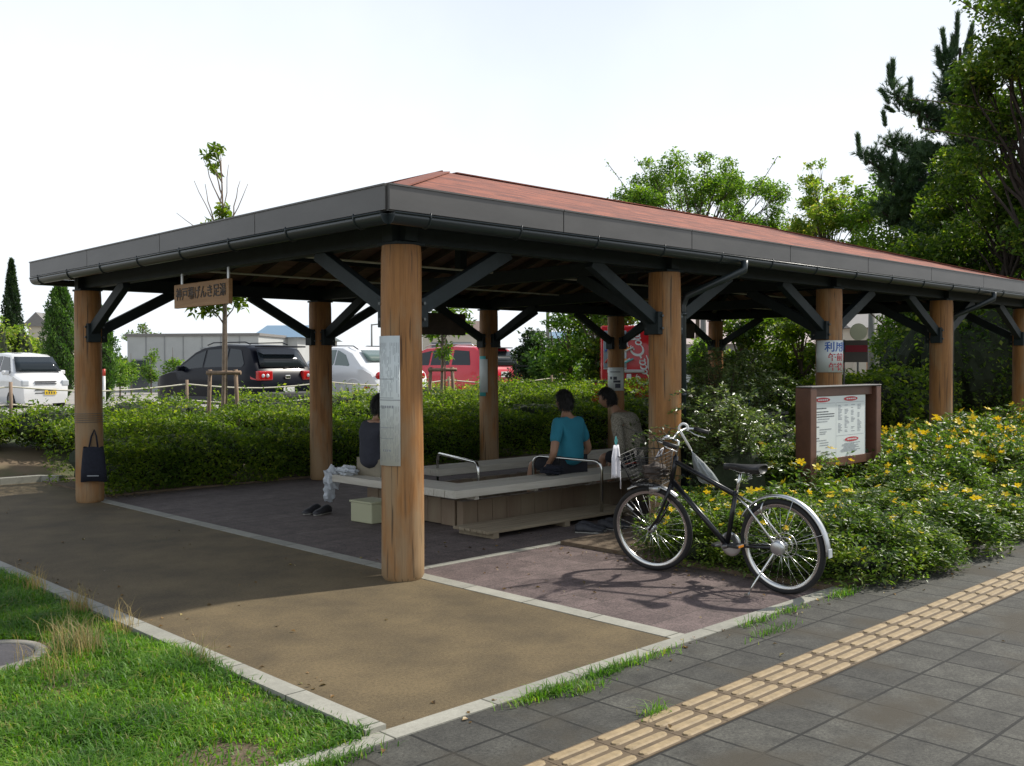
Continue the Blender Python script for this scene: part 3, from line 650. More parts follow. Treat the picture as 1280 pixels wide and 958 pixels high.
# ---- yellow-flowered shrubs
def flower_mesh():
    b = MB()
    for k in range(5):
        a = 2*PI*k/5; c, s_ = math.cos(a), math.sin(a)
        def P_(r, t, z): return (c*r-s_*t, s_*r+c*t, z)
        b.add([P_(.002, 0, 0), P_(.014, .009, .006), P_(.027, .007, .009), P_(.029, -.002, .007), P_(.016, -.009, .004)], [(0, 1, 2, 3, 4)], 0)
    for k in range(9):
        a = rr(0, 6.28); b.tube([(0, 0, 0), (math.cos(a)*.006, math.sin(a)*.006, .014)], .0008, 3, mi=0)
    b.lathe([(0.0, .006), (.004, .004), (.005, .0)], n=6)
    return b
fl_me = flower_mesh().build('flower_source', MATS['petal']); FLOWER = fl_me.data; bpy.data.objects.remove(fl_me)
shrub_protos = []
def make_shrub(k):
    t = empty('flowering_shrub', (0, 0, 0)); r, h = .52, .62; cl = []
    for j in range(11):
        a = rr(0, 6.28); d = r*rr(.1, .85); hh = h*(1-.35*(d/r)**2)
        cl.append(((math.cos(a)*d, math.sin(a)*d, hh*rr(.3, .8)), (rr(.16, .26), rr(.16, .26), hh*rr(.24, .36))))
    P = clump_points(cl, 6200, 3.4); q_ = RNG.uniform(0, 2*PI, 1500); r_ = r*RNG.uniform(.75, 1.12, 1500); P = np.concatenate([P, np.stack([r_*np.cos(q_), r_*np.sin(q_), RNG.uniform(0, .55, 1500)*h], 1)])
    # arching stems with leaves in pairs
    st = MB(); pts = []; dirs = []; tips = []
    for j in range(46):
        a = rr(0, 6.28); d = r*rr(.3, 1.12); hh = h*rr(.75, 1.18)*(1-.4*(d/(1.1*r))**2); prev = None; line = []
        for q in np.linspace(0, 1, 9):
            p = Vector((math.cos(a)*d*q**1.1, math.sin(a)*d*q**1.1, hh*math.sin(q*PI*.56)/math.sin(PI*.56))); line.append(p)
            if q > .25:
                for s_ in range(4): pts.append(tuple(p+Vector((rr(-.02, .02), rr(-.02, .02), rr(-.015, .015))))); dirs.append((math.cos(a+s_*1.57), math.sin(a+s_*1.57), .35))
        st.tube(line, [.004]*5+[.0025]*4, 4); tips.append(line[-1]); tips.append(line[6]+Vector((math.cos(a)*.05, math.sin(a)*.05, .0)))
    P = np.concatenate([P, np.array(pts)]); P[:, 2] = np.maximum(P[:, 2], .015)
    D = RNG.normal(size=P.shape); D[-len(pts):] = np.array(dirs)
    leafy('foliage', P, .048, 'flower_bush_leaf', t, var=.5, aspect=.42, up_bias=.9, dirs=D)
    st.build('stems', MATS['twig'], t)
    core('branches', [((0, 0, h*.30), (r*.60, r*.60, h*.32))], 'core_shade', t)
    t['_tips'] = 1; return t, tips
for k in range(5): shrub_protos.append(make_shrub(k))
spots = []
yrow = [(-2.30, 0), (-1.66, .35), (-1.04, .1), (-.46, .4)]
for ri, (y, o_) in enumerate(yrow):
    x = 2.38+o_*.7
    while x < 13.5:
        if not (ri >= 2 and x < 3.9): spots.append((x+rr(-.12, .12), y+rr(-.12, .12), .78+.11*ri+rr(-.06, .1)+.018*x))
        x += .80+.02*x
for (x, y, s_) in [(2.3, -.95, .75), (3.0, -1.1, .85), (2.2, -1.62, .7), (2.12, -2.08, .66), (3.1, -.5, .7), (2.05, -1.25, .62), (2.55, -2.42, .72), (3.1, -2.5, .7)]: spots.append((x, y, s_))
for i, (x, y, s_) in enumerate(spots):
    pr_, tips = shrub_protos[i % 5]
    o = pr_ if i < 5 else copy_tree(pr_)
    if '_tips' in o: del o['_tips']
    o.location = (x, y, .02); o.rotation_euler = (0, 0, rr(0, 6.28)); o.scale = (s_*1.08, s_*1.08, s_*rr(.92, 1.1)*(.58 if 3.2 < x < 5.0 and -2.0 < y < -.8 else .78 if 2.9 < x < 5.8 and y < -.8 else 1))
    near = 'in front of the notice board' if (3.9 < x < 6.2 and y < -1) else ('behind the bicycle' if x < 3.3 else ('along the sidewalk edge' if y < -1.9 else 'deep in the planting bed'))
    tag(o, 'leafy shrub with yellow flowers %s' % near, 'shrub', 'yellow-flowered shrubs %s' % near)
    nf = random.choice([8, 12, 16, 20]) if x > 3.4 else random.choice([2, 3, 4, 5])
    for q in random.sample(tips, min(nf, len(tips))):
        f = bpy.data.objects.new('flower', FLOWER); COL.objects.link(f); f.parent = o; k = rr(1.0, 1.65)
        f.location = q+Vector((rr(-.02, .02), rr(-.02, .02), .045)); f.scale = (k, k, k); f.rotation_euler = (rr(.2, 1.2), rr(-.9, .1), rr(0, 6))

# ---- glossy arching bush by the second post
def arching_bush(x, y, r, h, n_st, label, lean=(0, 0)):
    t = empty('arching_bush', (x, y, .02), 0, label, 'bush', 'glossy arching bushes beside the front posts'); st = MB(); pts = []; dirs = []
    for j in range(n_st):
        a = rr(0, 6.28); d = r*rr(.25, 1.2); hh = h*rr(.55, 1.08)*(1-.3*(d/(1.2*r))**2); line = []; K = 30
        for i in range(K):
            q = i/(K-1); p = Vector((math.cos(a)*d*q**1.3+lean[0]*q*q, math.sin(a)*d*q**1.3+lean[1]*q*q, hh*math.sin(q*PI*.60)/math.sin(PI*.5))); line.append(p)
            if q > .22:
                for s_ in (-1, 1): pts.append(tuple(p)); dirs.append((-math.sin(a)*s_+.4*math.cos(a), math.cos(a)*s_+.4*math.sin(a), .3+rr(-.3, .3)))
                if rr(0, 1) < .6: pts.append(tuple(p+Vector((rr(-.04, .04), rr(-.04, .04), rr(-.03, .03))))); dirs.append((rr(-1, 1), rr(-1, 1), .3))
        st.tube(line[::3], [.006]*3+[.004]*3+[.0025]*(len(line[::3])-6), 4)
    V, F = leaf_arrays(np.array(pts), .046, aspect=.5, up_bias=1.2, dirs=np.array(dirs)); np_mesh('foliage', V, F, MATS['glossy_leaf'], t)
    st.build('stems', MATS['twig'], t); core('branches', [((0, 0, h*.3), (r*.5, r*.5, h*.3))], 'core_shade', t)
arching_bush(3.75, -.38, .72, 1.38, 150, 'glossy arching bush whose sprays cross the second post behind the bicycle', lean=(-.3, .05))
arching_bush(5.0, .50, .9, 1.75, 230, 'tall glossy bush with silvery leaves behind the left end of the notice board')
arching_bush(4.6, .05, .7, 1.1, 120, 'smaller glossy bush between the two taller silvery ones')

# ------------------------------------------------------------------ trees
def limb(b, p0, p1, r0, r1, sag=.0, n=6, wob=.06):
    p0 = Vector(p0); p1 = Vector(p1); L = (p1-p0).length; pts = []
    for i in range(n):
        q = i/(n-1); p = p0.lerp(p1, q)+Vector((rr(-1, 1), rr(-1, 1), rr(-1, 1)))*wob*L*(.0 if i in (0, n-1) else .5); p.z += sag*math.sin(q*PI)*L; pts.append(p)
    b.tube(pts, [r0+(r1-r0)*i/(n-1) for i in range(n)], 6); return pts
def tree(name, x, y, z, label, h, trunk_h, r0, clumps, nleaf, size, mt, bark='bark', pw=2.4, group=None, cat='tree', twigs=3, up_bias=.5, aspect=.5, lean=(0, 0)):
    t = empty(name, (x, y, z), 0, label, cat, group); b = MB(); top = Vector((lean[0], lean[1], h*.86))
    twr = r0
    tp = limb(b, (0, 0, 0), (lean[0]*.5, lean[1]*.5, trunk_h), r0, r0*.7, n=6, wob=.02)
    limb(b, tp[-1], top, r0*.7, r0*.15, n=7, wob=.05)
    for c, r in clumps:
        q = min(.9, max(0., (c[2]*.72-trunk_h)/(h*.86-trunk_h))); s0 = tp[-1].lerp(top, q*.8)
        lp = limb(b, s0, c, r0*.35, r0*.07, sag=-.03)
        for _ in range(twigs):
            e = Vector(c)+Vector((rr(-1, 1)*r[0], rr(-1, 1)*r[1], rr(-.6, 1)*r[2]))*.85; limb(b, lp[-2], e, r0*.09, r0*.02, n=4)
    b.build('trunk', MATS[bark], t)
    P = clump_points(clumps, nleaf, pw); leafy('crown', P, size, mt, t, up_bias=up_bias, aspect=aspect)
    return t
def crown_clumps(cx_, cy_, cz_, rx, ry, rz_, n, cr, jit=.35, zmin=None):
    out = []
    for _ in range(n):
        d = unit(RNG.normal(size=3))*RNG.uniform(.25, 1)**.5; s_ = cr*rr(.6, 1.25)
        c = (cx_+d[0]*rx, cy_+d[1]*ry, cz_+d[2]*rz_)
        if zmin and c[2] < zmin: continue
        out.append((c, (s_, s_, s_*.75)))
    return out
def whips(t, starts, mt, size=.12, n=16):
    """long thin shoots with spaced leaves"""
    b = MB(); pts = []
    for p0, p1, droop in starts:
        p0 = Vector(p0); p1 = Vector(p1); line = []
        for i in range(n):
            q = i/(n-1); p = p0.lerp(p1, q); p.z -= droop*q*q; line.append(p)
            for _ in range(2): pts.append(tuple(p+Vector((rr(-.06, .06), rr(-.06, .06), rr(-.05, .05)))))
        MB().tube(line[::3], .012, 4).build('branch', MATS['bark'], t)
    leafy('foliage', np.array(pts), size, mt, t, up_bias=.3)
def at_px(px, py, depth):
    d = fw+rt2*((px-640)/1243)-up2*((py-479)/1243); return Vector((CX, CY, CZ))+d*depth

# rounded tree rising behind the roof (about 36 m away)
c0 = at_px(872, 262, 36)
zt = tree('rounded_tree', c0.x, c0.y, LOT, 'bright green rounded tree rising behind the middle of the red roof', 9.3, 3.0, .11,
     crown_clumps(0, 0, 6.1, 4.1, 3.0, 2.7, 150, .50, zmin=3.2), 56000, .12, 'zelkova_leaf', group=None, pw=2.0)
rv = rt2*1.0
whips(zt, [((-rv*1.6+Vector((0, 0, 6.2))), (-rv*3.3+Vector((0, 0, 8.6))), .1), ((-rv*1.2+Vector((0, 0, 7))), (-rv*2.2+Vector((0, 0, 8.5))), -.1), ((rv*1.5+Vector((0, 0, 6.6))), (rv*2.9+Vector((0, 0, 8.5))), -.2), ((rv*1.7+Vector((0, 0, 6.2))), (rv*3.3+Vector((0, 0, 7.7))), .1),
           ((-rv*2+Vector((0, 0, 5))), (-rv*4.6+Vector((0, 0, 6.9))), .3), ((-rv*2+Vector((0, 0, 4.8))), (-rv*3.6+Vector((0, 0, 6.6))), .3), ((-rv*.3+Vector((0, 0, 7.3))), (-rv*.9+Vector((0, 0, 9))), 0), ((rv*.9+Vector((0, 0, 7.1))), (rv*.3+Vector((0, 0, 8.6))), 0)], 'zelkova_leaf', .13)
# loose light-green tree between it and the pine
c0 = at_px(1035, 280, 30)
tree('loose_tree', c0.x, c0.y, LOT, 'loose yellow-green tree with gaps behind the roof, next to the pine', 7.6, 2.6, .07,
     crown_clumps(0, 0, 4.8, 1.6, 1.5, 1.5, 44, .36)+crown_clumps(-.2, 0, 6.4, .7, .6, 1.1, 20, .26), 11000, .12, 'lime_leaf', pw=2.0)
c0 = at_px(1110, 300, 29)
tree('loose_tree', c0.x, c0.y, LOT, 'mid green tree filling the gap below the pine boughs', 7, 2.0, .09,
     crown_clumps(0, 0, 4.6, 1.8, 1.8, 2.0, 34, .5), 13000, .13, 'zelkova_leaf', pw=2.0)
# right-hand broadleaf mass: three trees
c0 = at_px(1262, 230, 21)
tree('broadleaf_tree', c0.x, c0.y, .3, 'tall dark broadleaf tree at the picture edge over the far end of the roof', 9.4, 2.2, .12,
     crown_clumps(.4, 0, 5.0, 1.6, 1.6, 2.8, 56, .46), 19000, .12, 'dark_tree_leaf', pw=2.2, bark='dark_bark')
c0 = at_px(1205, 300, 23.5)
tree('broadleaf_tree', c0.x, c0.y, .3, 'dense shady broadleaf tree whose lower crown touches the roof, below the pine', 7.4, 1.8, .14,
     crown_clumps(0, 0, 3.7, 2.2, 2.1, 1.7, 64, .55), 32000, .12, 'dark_tree_leaf', pw=2.2, bark='dark_bark')
c0 = at_px(1290, 60, 19)
bt = tree('broadleaf_tree', c0.x, c0.y, .3, 'nearest broadleaf tree, mostly outside the picture, with long hanging sprays', 10.5, 3, .12,
     crown_clumps(0, 0, 6.6, 1.3, 1.3, 3.0, 46, .5), 22000, .11, 'dark_tree_leaf', pw=2.2, bark='dark_bark')
lv = -rt2
whips(bt, [((lv*.4+Vector((0, 0, 8.2))), (lv*2.3+Vector((0, 0, 8.5))), .15), ((lv*.4+Vector((0, 0, 7.6))), (lv*1.5+Vector((0, 0, 8.3))), .0), ((lv*.3+Vector((0, 0, 6.0))), (lv*2.4+Vector((0, 0, 6.6))), .25), ((lv*.3+Vector((0, 0, 5.4))), (lv*2.2+Vector((0, 0, 6.0))), .2)], 'dark_tree_leaf', .10, 20)

# pine with upright candles
def pine():
    base = at_px(1196, 480, 26); t = empty('pine_tree', (base.x, base.y, .3), 0, 'tall dark pine with upright candle shoots behind the far end of the roof', 'tree')
    px2 = lambda px, py: at_px(px, py, 26)-Vector((base.x, base.y, .3))
    b = MB(); tr = limb(b, (0, 0, 0), px2(1200, 60), .2, .04, n=9, wob=.01); b.build('trunk', MATS['dark_bark'], t)
    br = MB(); needles = []; ND = []
    def bough(path, r0=.06, dens=1.0, thick=.26):
        pts = [px2(*q[:2])+fw*q[2] for q in path]; n = len(pts); br.tube(pts, [r0*(1-.7*i/(n-1)) for i in range(n)], 6)
        for i in range(n-1):
            for _ in range(int(105*dens*(pts[i+1]-pts[i]).length)):
                q = pts[i].lerp(pts[i+1], rr(0, 1))+Vector((rr(-1, 1), rr(-1, 1), rr(-.6, 1)))*thick*.6
                tuft(q, Vector((rr(-1, 1), rr(-1, 1), rr(.2, 1.5))), rr(.16, .34))
    def tuft(p, d, L):
        d = d.normalized(); k = 34; q = RNG.uniform(0, 1, (k, 1)); P = np.array(p)+np.array(d)*L*q; needles.append(P); ND.append(np.array(d)*1.1+unit(RNG.normal(size=(k, 3)))*.8)
    def candle(px, py0, py1, lean=0):
        p0 = px2(px, py0); p1 = px2(px+lean, py1); br.tube([p0, p1], [.03, .012], 5); L = (p1-p0).length; k = int(1100*L); q = RNG.uniform(0, 1, (k, 1)); d = np.array((p1-p0).normalized())
        P = np.array(p0)+np.array(p1-p0)*q+unit(RNG.normal(size=(k, 3)))*.045; needles.append(P); ND.append(d*1.4+unit(RNG.normal(size=(k, 3)))*.75)
    bough([(1200, 170, 0), (1160, 150, -.2), (1125, 140, -.3), (1112, 120, -.3)], .07, 1.3, .34); bough([(1200, 200, 0), (1150, 190, .3), (1110, 180, .2)], .07, 1.2, .35)
    bough([(1200, 240, 0), (1140, 230, -.4), (1095, 220, -.5), (1075, 205, -.5)], .08, 1.3, .38); bough([(1200, 280, 0), (1150, 262, -.5), (1100, 250, -.6)], .08, 1.4, .45)
    bough([(1200, 110, 0), (1185, 90, 0), (1180, 75, 0)], .05, 1.4, .25); bough([(1200, 130, 0), (1222, 105, .2), (1232, 95, .2)], .05, 1.4, .28)
    bough([(1200, 160, 0), (1235, 150, .3), (1250, 140, .3)], .06, 1.3, .33); bough([(1200, 300, 0), (1250, 290, .4), (1285, 280, .4)], .08, 1.3, .5); bough([(1200, 240, 0), (1245, 225, .4), (1275, 215, .4)], .08, 1.3, .5)
    bough([(1200, 320, 0), (1160, 310, -.6), (1120, 300, -.8)], .08, 1.5, .5); bough([(1200, 350, 0), (1200, 180, 0), (1200, 90, 0)], .05, 1.6, .42)
    bough([(1200, 340, 0), (1240, 330, -.6), (1270, 320, -.8)], .08, 1.5, .5)
    for q in [[(1200, 210), (1165, 205), (1135, 205)], [(1200, 260), (1160, 250), (1125, 240), (1100, 232)], [(1200, 225), (1175, 240), (1150, 245)], [(1200, 290), (1160, 285), (1120, 280), (1090, 268)], [(1200, 180), (1180, 165), (1165, 165)], [(1200, 190), (1225, 185), (1245, 180)], [(1200, 130), (1190, 120), (1180, 118)], [(1200, 270), (1230, 262), (1260, 250)]]: bough([(a_, b_, rr(-.8, .5)) for a_, b_ in q], .06, 1.5, .46)
    for a in [(1116, 112, 76, 0), (1113, 108, 83, -2), (1138, 122, 100, 0), (1183, 74, 38, -5), (1175, 84, 60, -3), (1195, 70, 18, 2), (1192, 66, 45, -1), (1205, 70, 40, 8), (1212, 80, 32, 3), (1190, 74, 57, 0), (1225, 98, 70, 3), (1244, 140, 122, 2), (1107, 158, 141, -3), (1075, 196, 170, -3), (1083, 206, 192, 0), (1112, 130, 113, -10), (1118, 140, 134, -10), (1100, 235, 205, 1), (1120, 210, 190, -2), (1150, 160, 140, 1)]: candle(*a)
    br.build('boughs', MATS['dark_bark'], t)
    P = np.concatenate(needles); D = np.concatenate(ND); n = len(P); D = unit(D); s_ = unit(np.cross(D, RNG.normal(size=(n, 3)))); L = RNG.uniform(.09, .16, (n, 1)); w_ = .008
    V = np.stack([P-s_*w_, P+s_*w_, P+D*L], 1).reshape(-1, 3); np_mesh('needles', V, np.arange(n*3).reshape(-1, 3), MATS['pine_needle'], t)
pine()
# ------------------------------------------------------------------ materials for objects
mat('tyre', (.012, .012, .012), .75); mat('black_paint', (.008, .009, .011), .3, coat=.2, spec=.4); mat('chrome', (.62, .62, .60), .22, metal=1)
mat('alu', (.55, .56, .56), .35, metal=.9); mat('black_plastic', (.018, .018, .018), .5); mat('white_plastic', (.72, .72, .70), .4)
mat('amber', (.75, .28, .03), .3); mat('red_lens', (.45, .01, .012), .15, coat=.6); mat('clear_lens', (.55, .58, .6), .08, spec=.8)
mat('white_cloth', (.68, .67, .70), .9, var=.08, scale=20); mat('teal_plastic', (.10, .50, .50), .4)
mat('bench_wood', (.44, .41, .34), .75, col2=(.56, .53, .46), scale=3, stretch=(.6, 9, 9), bump=.25)
mat('bench_wood_y', (.44, .41, .34), .75, col2=(.56, .53, .46), scale=3, stretch=(9, .6, 9), bump=.25)
mat('brick_tile', (.20, .135, .09), .7, col2=(.28, .225, .15), scale=2.2, stretch=(1, 1, .3))
mat('deck_wood', (.20, .155, .10), .8, col2=(.30, .25, .17), scale=3, stretch=(.5, 8, 1), bump=.3)
mat('water', (.02, .03, .028), .05, spec=.6); mat('steel_tube', (.60, .60, .58), .18, metal=1)
mat('paper', (.62, .66, .64), .5, var=.05, scale=3); mat('ink', (.05, .055, .07), .7); mat('faint_ink', (.30, .32, .34), .7)
mat('blue_ink', (.05, .13, .42), .6); mat('red_ink', (.48, .04, .05), .6); mat('panel_white', (.70, .74, .72), .35)
mat('board_brown', (.125, .055, .034), .5, var=.2, scale=5, bump=.1); mat('board_cap', (.22, .21, .20), .5)
mat('sign_wood', (.36, .20, .085), .6, col2=(.25, .13, .05), scale=3, stretch=(2, .6, 9), bump=.2); mat('sign_paint', (.035, .022, .015), .6)
mat('navy_cloth', (.010, .012, .022), .9, var=.3, scale=30); mat('cream_plastic', (.42, .42, .27), .5); mat('clear_vinyl', (.30, .33, .33), .35, trans=.4)
mat('bag_plastic', (.60, .64, .68), .35, trans=.25); mat('shoe_dark', (.03, .03, .035), .6, var=.4, scale=30); mat('shoe_sole', (.30, .29, .26), .7)
mat('concrete', (.24, .225, .19), .9, var=.15, scale=20, bump=.3); mat('asphalt_cover', (.06, .057, .062), .9, var=.25, scale=60, bump=.3)
mat('rope', (.66, .62, .50), .9); mat('stake_wood', (.27, .19, .13), .85, var=.25, scale=9, stretch=(1, 1, .2)); mat('pink_cloth', (.60, .33, .42), .9); mat('blue_plastic', (.03, .10, .50), .4); mat('red_plastic', (.50, .05, .03), .4)

# ------------------------------------------------------------------ footbath: U-shaped seat, basin wall, rails, duckboard
fb = empty('footbath', (0, 0, 0), 0, 'U-shaped footbath with grey timber seats and tiled basin wall under the shelter', 'footbath')
def plank_run(x0, y0, x1, y1, z, t_, along, mt, n=3):
    for k in range(n):
        if along == 'x': w_ = (y1-y0)/n; MB().box(((x0+x1)/2, y0+w_*(k+.5), z-t_/2), (x1-x0, w_-.006, t_), bev=.006).build('seat_board', MATS[mt], fb)
        else: w_ = (x1-x0)/n; MB().box((x0+w_*(k+.5), (y0+y1)/2, z-t_/2), (w_-.006, y1-y0, t_), bev=.006).build('seat_board', MATS[mt], fb)
plank_run(1.43, 1.05, 5.6, 1.52, .43, .075, 'x', 'bench_wood'); plank_run(1.43, 1.525, 1.87, 3.08, .43, .075, 'y', 'bench_wood_y'); plank_run(2.55, 2.62, 7.2, 3.08, .43, .075, 'x', 'bench_wood')
def tile_wall(x0, y0, x1, y1):
    b = MB(); L = math.hypot(x1-x0, y1-y0); n = max(1, round(L/.20)); d = Vector((x1-x0, y1-y0, 0))/L
    for i in range(n):
        c = Vector((x0, y0, 0))+d*(i+.5)*(L/n); dz = rr(-.006, .006); mi = random.choice([0, 0, 1])
        b.box((c.x, c.y, .13+dz), (L/n-.006 if abs(d.x) > .5 else .09, .09 if abs(d.x) > .5 else L/n-.006, .26), bev=.006, mi=mi)
    b.build('basin_wall', [MATS['brick_tile'], MATS['brick_tile']], fb)
tile_wall(1.84, 1.46, 5.5, 1.46); tile_wall(1.88, 1.53, 1.88, 3.0); tile_wall(2.6, 2.85, 7.1, 2.85)
MB().box((4.35, 2.155, .11), (4.85, 1.30, .02)).build('bath_water', MATS['water'], fb)
for (x, y) in [(1.75, 1.2), (2.6, 1.24), (3.5, 1.24), (4.4, 1.24), (5.3, 1.24), (1.66, 2.0), (1.66, 2.8), (2.9, 2.95), (4.2, 2.95), (5.5, 2.95)]:
    MB().beam((x, y-.10, .335), (x, y+.24, .335), .05, .035).build('bracket', MATS['bench_wood'], fb)
def hoop(p0, p1, z0, z1, zt, nm='grab_rail'):
    p0 = Vector(p0); p1 = Vector(p1); pts = [(p0.x, p0.y, z0)]; r = .09; d = (p1-p0).normalized()
    for i in range(7):
        a = PI/2*i/6; q = p0+d*(r-r*math.cos(a)); pts.append((q.x, q.y, zt[0]-r+r*math.sin(a)))
    for i in range(7):
        a = PI/2*i/6; q = p1-d*(r-r*math.sin(a)); pts.append((q.x, q.y, zt[1]-r+r*math.cos(a)))
    pts.append((p1.x, p1.y, z1)); MB().tube(pts, .016, 8).build(nm, MATS['steel_tube'], fb)
hoop((2.66, 2.78), (2.22, 1.60), .12, .12, (.60, .60)); hoop((3.02, 1.60), (3.22, .80), .12, .05, (.62, .60))
b = MB()
for k in range(6): b.box((2.62, .72+.083*k+.044, .062), (2.15, .076, .028), bev=.004)
for x in (1.65, 2.62, 3.6): b.box((x, .97, .024), (.07, .48, .048))
t = empty('duckboard', (2.62, .97, 0), 0, 'low slatted timber duckboard on the floor in front of the near seat', 'duckboard'); b.build('slats', MATS['deck_wood'], t, world=True)

# ------------------------------------------------------------------ notices and signs
def wrap_paper(parent, cx_, cy_, r, a0, a1, z0, z1, mt, name='sheet', n=14, dz=0):
    vs = []; 
    for i in range(n+1):
        a = a0+(a1-a0)*i/n
        for z in (z0, z1): vs.append((cx_+r*math.cos(a), cy_+r*math.sin(a), z))
    o = MB().add(vs, [(2*i, 2*i+2, 2*i+3, 2*i+1) for i in range(n)], 0, True).build(name, MATS[mt], parent)
    md = o.modifiers.new('thick', 'SOLIDIFY'); md.thickness = .002; return o
def cyl_marks(parent, cx_, cy_, r, marks, mt, name):
    b = MB()
    for (a0, a1, z0, z1) in marks:
        n = max(1, int(abs(a1-a0)*r/.01)); vs = []
        for i in range(n+1):
            a = a0+(a1-a0)*i/n
            for z in (z0, z1): vs.append((cx_+r*math.cos(a), cy_+r*math.sin(a), z))
        b.add(vs, [(2*i, 2*i+2, 2*i+3, 2*i+1) for i in range(n)])
    return b.build(name, MATS[mt], parent)
def cyl_text(parent, txt, size, cx_, cy_, r, am, z, mt, name='lettering', right=-1, bold=0):
    me = text_mesh(txt, size, extrude=0, bold=bold); bm = bmesh.new(); bm.from_mesh(me)
    for v in bm.verts:
        a = am+v.co.x/r; v.co = Vector((cx_+r*math.cos(a), cy_+r*math.sin(a), z+v.co.y))
    bm.to_mesh(me); bm.free(); me.materials.clear(); me.materials.append(MATS[mt]); o = bpy.data.objects.new(name, me); COL.objects.link(o); o.parent = parent; return o
def face_ang(x, y): return math.atan2(CY-y, CX-x)
# long two-part notice on the corner post (its left half in view)
t = empty('post_notice', (0, 0, 0), 0, 'tall narrow grey-white notice taped to the near corner post', 'notice'); fa = face_ang(0, 0); rP = .168
aL, aR = fa-1.38, fa-.08
wrap_paper(t, 0, 0, rP, aL, aR, .86, 1.82, 'paper')
marks = []; fm = []
for z0, z1 in ((1.36, 1.80), (.88, 1.33)):
    a = aL+.10
    while a < aR-.06:
        z = z1-.03
        while z > z0+.03:
            L = rr(.02, .10)
            if random.random() < .8: fm.append((a, a+.012, max(z-L, z0+.01), z))
            z -= L+rr(.008, .03)
        a += .075
for z in (1.82-.32, 1.82-.46, 1.36-.22, 1.06): marks.append((aL+.08, aR-.3, z, z+.004))
marks += [(aL, aR, 1.343, 1.349)]
for k in range(7): marks.append((aL+.2+k*.12, aL+.27+k*.12, 1.285+rr(-.004, .004), 1.305))
for k in range(4): marks.append((aL+.4+k*.13, aL+.46+k*.13, .965, .98))
cyl_marks(t, 0, 0, rP+.0022, fm, 'faint_ink', 'small_print'); cyl_marks(t, 0, 0, rP+.0022, marks, 'faint_ink', 'ruled_lines')
# notice on the third post: opening hours
t = empty('hours_notice', (2*S, 0, 0), 0, 'white opening-hours notice with blue and red characters wrapped on the third front post', 'notice')
fa = face_ang(2*S, 0); wrap_paper(t, 0, 0, rP, fa-1.05, fa+1.3, 1.50, 1.88, 'panel_white')
cyl_text(t, '利用時間', .125, 0, 0, rP+.003, fa+1.16, 1.795, 'blue_ink', bold=.0025); cyl_text(t, '午前９時', .10, 0, 0, rP+.003, fa+1.10, 1.675, 'red_ink', bold=.002); cyl_text(t, '午後４時', .10, 0, 0, rP+.003, fa+1.14, 1.56, 'red_ink', bold=.002)
# small notices on the back posts
t = empty('post_notice', (3*S, W, 0), 0, 'small grey notice with a black picture on the fourth post of the back row', 'notice'); fa = face_ang(3*S, W)
wrap_paper(t, 0, 0, rP, fa-1.1, fa+1.0, 1.12, 1.55, 'paper'); cyl_marks(t, 0, 0, rP+.0022, [(fa-.7, fa-.45, 1.33, 1.38), (fa-.3, fa+.1, 1.32, 1.38), (fa-.3, fa+.5, 1.27, 1.31), (fa-.1, fa+.5, 1.17, 1.25), (fa-.7, fa+.5, 1.46, 1.475)], 'ink', 'print')
t = empty('post_notice', (2*S, W, 0), 0, 'narrow green-edged notice on the third post of the back row', 'notice'); fa = face_ang(2*S, W)
wrap_paper(t, 0, 0, rP, fa-1.1, fa-.3, 1.1, 1.75, 'teal_plastic'); wrap_paper(t, 0, 0, rP+.0025, fa-1.0, fa-.1, 1.16, 1.70, 'paper')
# hanging name sign on the short side
t = empty('hanging_sign', (-.05, 3.06, 2.3), 0, 'brown wooden name sign with dark Japanese characters hanging from the eaves', 'sign')
MB().box((0, 0, 0), (.04, 1.12, .235), bev=.004).build('board', MATS['sign_wood'], t)
text_obj('lettering', '神戸場げんき足湯', .128, MATS['sign_paint'], frame_M((-.0225, 0, .01), (0, -1, 0), (0, 0, 1)), t, extrude=.002, bold=.002)
for y in (.42, -.52): MB().box((0, y, .22), (.012, .03, .23)).build('hanger', MATS['alu'], t)
t = empty('hanging_plank', (11.4, W-.1, 2.27), 0, 'dark timber plank sign hanging under the back eaves at the far bay', 'sign'); MB().box((0, 0, 0), (1.25, .05, .30), bev=.005).build('board', MATS['rafter_wood'], t)
t = empty('hanging_plank', (5.3, W, 2.22), 0, 'short dark plank hanging under the back eaves left of the third back post', 'sign'); MB().box((0, 0, .03), (1.3, .05, .34), bev=.005).build('board', MATS['rafter_wood'], t)

# information board in the flower bed
t = empty('notice_board', (4.30, -.9, .02), 0, 'freestanding brown notice board with a white printed panel among the yellow flowers', 'notice board')
for x in (.075, 1.47):
    MB().box((x, .02, .665), (.12 if x < 1 else .11, .17, 1.35), bev=.008).build('post', MATS['board_brown'], t)
MB().box((.77, .03, 1.30), (1.27, .10, .10), bev=.005).build('top_rail', MATS['board_brown'], t)
MB().box((.77, .03, .57), (1.27, .10, .09), bev=.005).build('bottom_rail', MATS['board_brown'], t)
MB().box((.77, .015, 1.352), (1.50, .175, .012), bev=.004).build('cap', MATS['board_cap'], t)
MB().box((.77, .06, .93), (1.26, .02, .66)).build('back_panel', MATS['board_brown'], t)
pn = MB().box((.70, -.008, .935), (1.12, .012, .655), bev=.002).build('panel', MATS['panel_white'], t)
yp = -.0155; b = MB(); bl = MB(); bf = MB()
def mark(b, x0, x1, z0, z1): b.add([(x0, yp, z0), (x1, yp, z0), (x1, yp, z1), (x0, yp, z1)], [(0, 1, 2, 3)])
